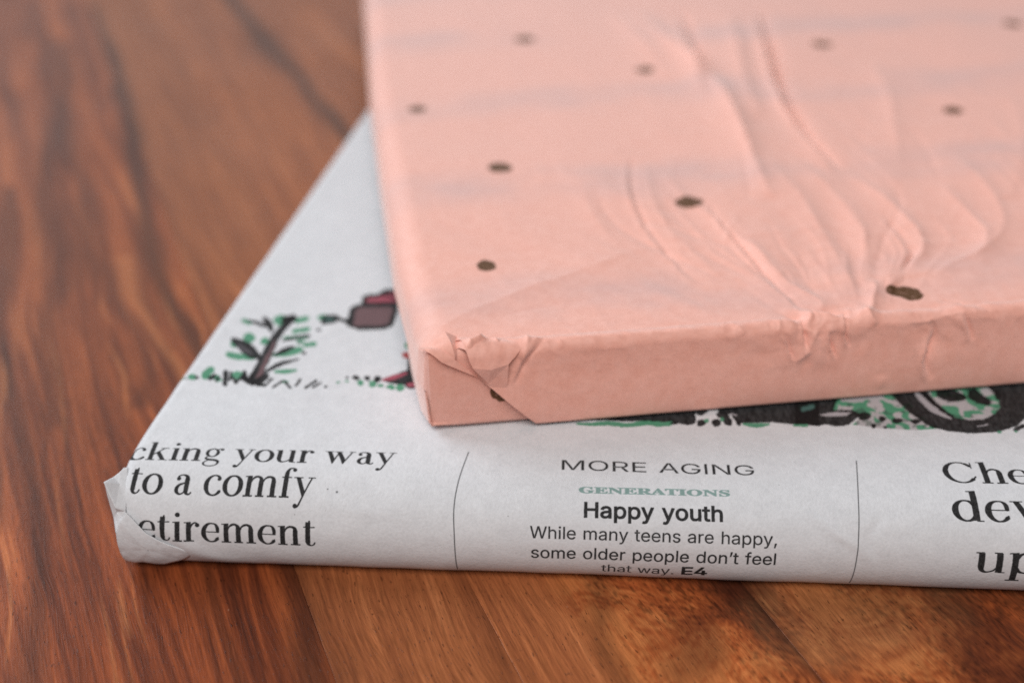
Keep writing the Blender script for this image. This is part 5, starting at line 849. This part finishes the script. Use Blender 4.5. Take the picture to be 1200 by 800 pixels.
def build_tissue():
    root = empty('tissue_parcel', (TORG[0], TORG[1], NT_ + .00025), TANG, 'flat pink tissue paper parcel with brown gold dots, lying on the newspaper parcel', 'parcel')
    mat = tissue(DOTS, 'dotted_pink_tissue'); inner = tissue([(11.05, -7.3, 2.2, 2.1)], 'pink_tissue_end'); 
    mat_all = tissue(DOTS + [(11.05, -7.3, 2.2, 2.1)], 'dotted_pink_tissue_wrap')
    th = np.linspace(0, math.pi / 2, 14); r = .0046; se = r * (1 - np.cos(th))
    s = np.concatenate([se, np.arange(r + .0003, .142, .00036), np.linspace(.143, TW - r - .002, 60), TW - se[::-1]])
    v = np.concatenate([[-.030, -.018], np.linspace(-TP - .001, -TP + .001, 6), np.arange(-TP + .0013, .012, .00028), .012 + .0003 * np.cumsum(1.0085 ** np.arange(0, 260))])
    v = v[v < TD - .003]
    Sg, Vg = np.meshgrid(s, v, indexing='ij')
    hd = tissue_disp(Sg, Vg) * sstep(0, .005, Sg) * sstep(-TP - .0005, -TP + .004, Vg)
    hd = np.where(Vg < 0, hd * (1 - sstep(.0, -.002, Vg) * sstep(.02, .015, Sg)), hd)
    P = tissue_point(Sg, Vg, hd)
    back = P[:, -1:, :].copy(); rows = [P]
    for dz, dd in ((.0012, .0014), (.0045, .0022), (.0098, .0022), (.0128, .0012), (.0132, -.02)):
        q = back.copy(); q[..., 2] = np.maximum(q[..., 2] - dz, .0003); q[..., 1] += dd; rows.append(q)
    P = np.concatenate(rows, 1); n2 = P.shape[1] - len(v)
    Ve = np.concatenate([Vg] + [Vg[:, -1:] + .003 * k for k in range(1, n2 + 1)], 1); Se = np.repeat(s[:, None], P.shape[1], 1)
    def wall(row, dx):
        q = row.copy(); q[:, 1] = np.clip(q[:, 1], .0006, TD - .006); q[:, 2] = TP * .48; q[:, 0] += dx; return q[None]
    P = np.concatenate([wall(P[0], -.0004), P, wall(P[-1], .0004)], 0)
    Ve = np.concatenate([Ve[:1], Ve, Ve[-1:]], 0); Se = P[..., 0].copy(); Se[0] -= .006; Se[-1] += .006
    nu, nv = P.shape[:2]
    link_mesh('tissue_wrap', P.reshape(-1, 3), grid_faces(nu, nv), mat_all, root, uv=np.stack([Se, Ve], -1).reshape(-1, 2) * 100)

    # sheet with both faces and a paper edge
    def sheet(name, Sg, Vg, off, thick, mat):
        F_ = tissue_point(Sg, Vg, off); Bk = tissue_point(Sg, Vg, off - thick)
        nu, nv = Sg.shape; N = nu * nv
        gf = grid_faces(nu, nv); fs = [gf, gf[:, ::-1] + N]
        border = [i * nv for i in range(nu)] + [(nu - 1) * nv + j for j in range(1, nv)] + [i * nv + nv - 1 for i in range(nu - 2, -1, -1)] + [j for j in range(nv - 2, 0, -1)]
        b = np.array(border); c = np.roll(b, -1)
        fs.append(np.stack([b, b + N, c + N, c], -1))
        uv = np.stack([Sg, Vg], -1).reshape(-1, 2) * 100
        return link_mesh(name, np.vstack([F_.reshape(-1, 3), Bk.reshape(-1, 3)]), np.concatenate(fs), mat, root, uv=np.vstack([uv, uv]))
    # the front flap: folded down over the end, its left border runs slantwise to the bottom
    fv = np.array([3.2, 1.9, .9, -.2, -1.4, -4.1, -5.6, -14.2]); fs_ = np.array([4.3, 5.1, 5.35, 5.55, 5.9, 7.1, 8.45, 16.9])
    vr = np.concatenate([np.arange(-TP - .0002, -.0075, .00034), np.arange(-.0075, .0033, .00022)])
    left = np.interp(vr * 1000, fv[::-1], fs_[::-1]) / 1000
    k = np.concatenate([np.linspace(0, 1, 130) ** 1.25 * .12, np.linspace(.1212, .56, 420), np.linspace(.57, .985, 60)])
    Sg = left[None, :] + k[:, None] * (TW - left)[None, :]
    Vg = np.repeat(vr[None, :], len(k), 0)
    lift = .00028 + .00040 * np.exp(-(Sg - left[None, :]) / .0022) * sstep(-TP, -.009, Vg)
    lift = lift + .00095 * sstep(-.003, -TP, Vg)
    lift = lift * sstep(.0033, .0012, Vg) - .00012 * sstep(.0012, .0030, Vg)
    off = lift + tissue_disp(Sg, Vg) * sstep(-TP - .0005, -TP + .004, Vg) + wrinkle(Sg, Vg, FLAPW)
    sheet('front_flap', Sg, Vg, off, .00008, mat)
    # crumpled folds at the corner: flat facets with sharp creases between them
    def facets(name, pts, tris, mat, n=12):
        V, Fc, UVs = [], [], []
        for tri in tris:
            a, b, c = [np.array(pts[k]) for k in tri]
            base = len(V); idx = {}
            for i in range(n + 1):
                for j in range(n + 1 - i):
                    q = a + (b - a) * i / n + (c - a) * j / n
                    o = q[2] + .10 * (float(vn(np.array(q[0] * 1.3), np.array(q[1] * 1.3), 121)) - .5)
                    p = tissue_point(np.array(q[0] / 1000), np.array(q[1] / 1000), o / 1000)
                    idx[i, j] = len(V); V.append(p); UVs.append((q[0] / 10, q[1] / 10))
            for i in range(n):
                for j in range(n - i):
                    Fc.append((idx[i, j], idx[i + 1, j], idx[i, j + 1]))
                    if j < n - i - 1: Fc.append((idx[i + 1, j], idx[i + 1, j + 1], idx[i, j + 1]))
        return link_mesh(name, V, Fc, mat, root, uv=UVs)
    K = {'T': (-1.2, .95, 1.3), 'a': (.6, 2.1, .3), 'b': (3.64, 3.3, 1.5), 'b2': (2.2, 3.0, .0), 'c': (3.85, -1.2, .45), 'd': (7.3, -4.6, .28), 'm': (2.0, -1.35, 1.0),
         'e': (5.45, -.25, 1.45), 'f': (7.87, 1.2, .95), 'g': (9.3, 3.2, -.05), 'h': (8.9, -2.6, 1.85), 'i': (8.6, -5.4, .95), 'j': (6.3, -2.2, 1.75), 'k': (11.0, .6, .75), 'l': (12.4, 2.9, -.05), 'o': (11.6, -2.2, 1.25), 'q': (13.6, -.4, .65), 'r': (11.4, -7.8, .5), 'u': (5.4, 3.6, .25), 'w': (4.5, .6, .05)}
    facets('corner_pleat', K, ['Tac', 'abc', 'Tcm', 'mcd', 'buw', 'bwc'], mat)
    facets('crumpled_fold', K, ['uef', 'ufg', 'wue', 'efj', 'fhj', 'jhi', 'fgk', 'gkl', 'fkh', 'kho', 'klq', 'koq', 'hio', 'ior'], mat)
    return root
TISSUE = build_tissue()
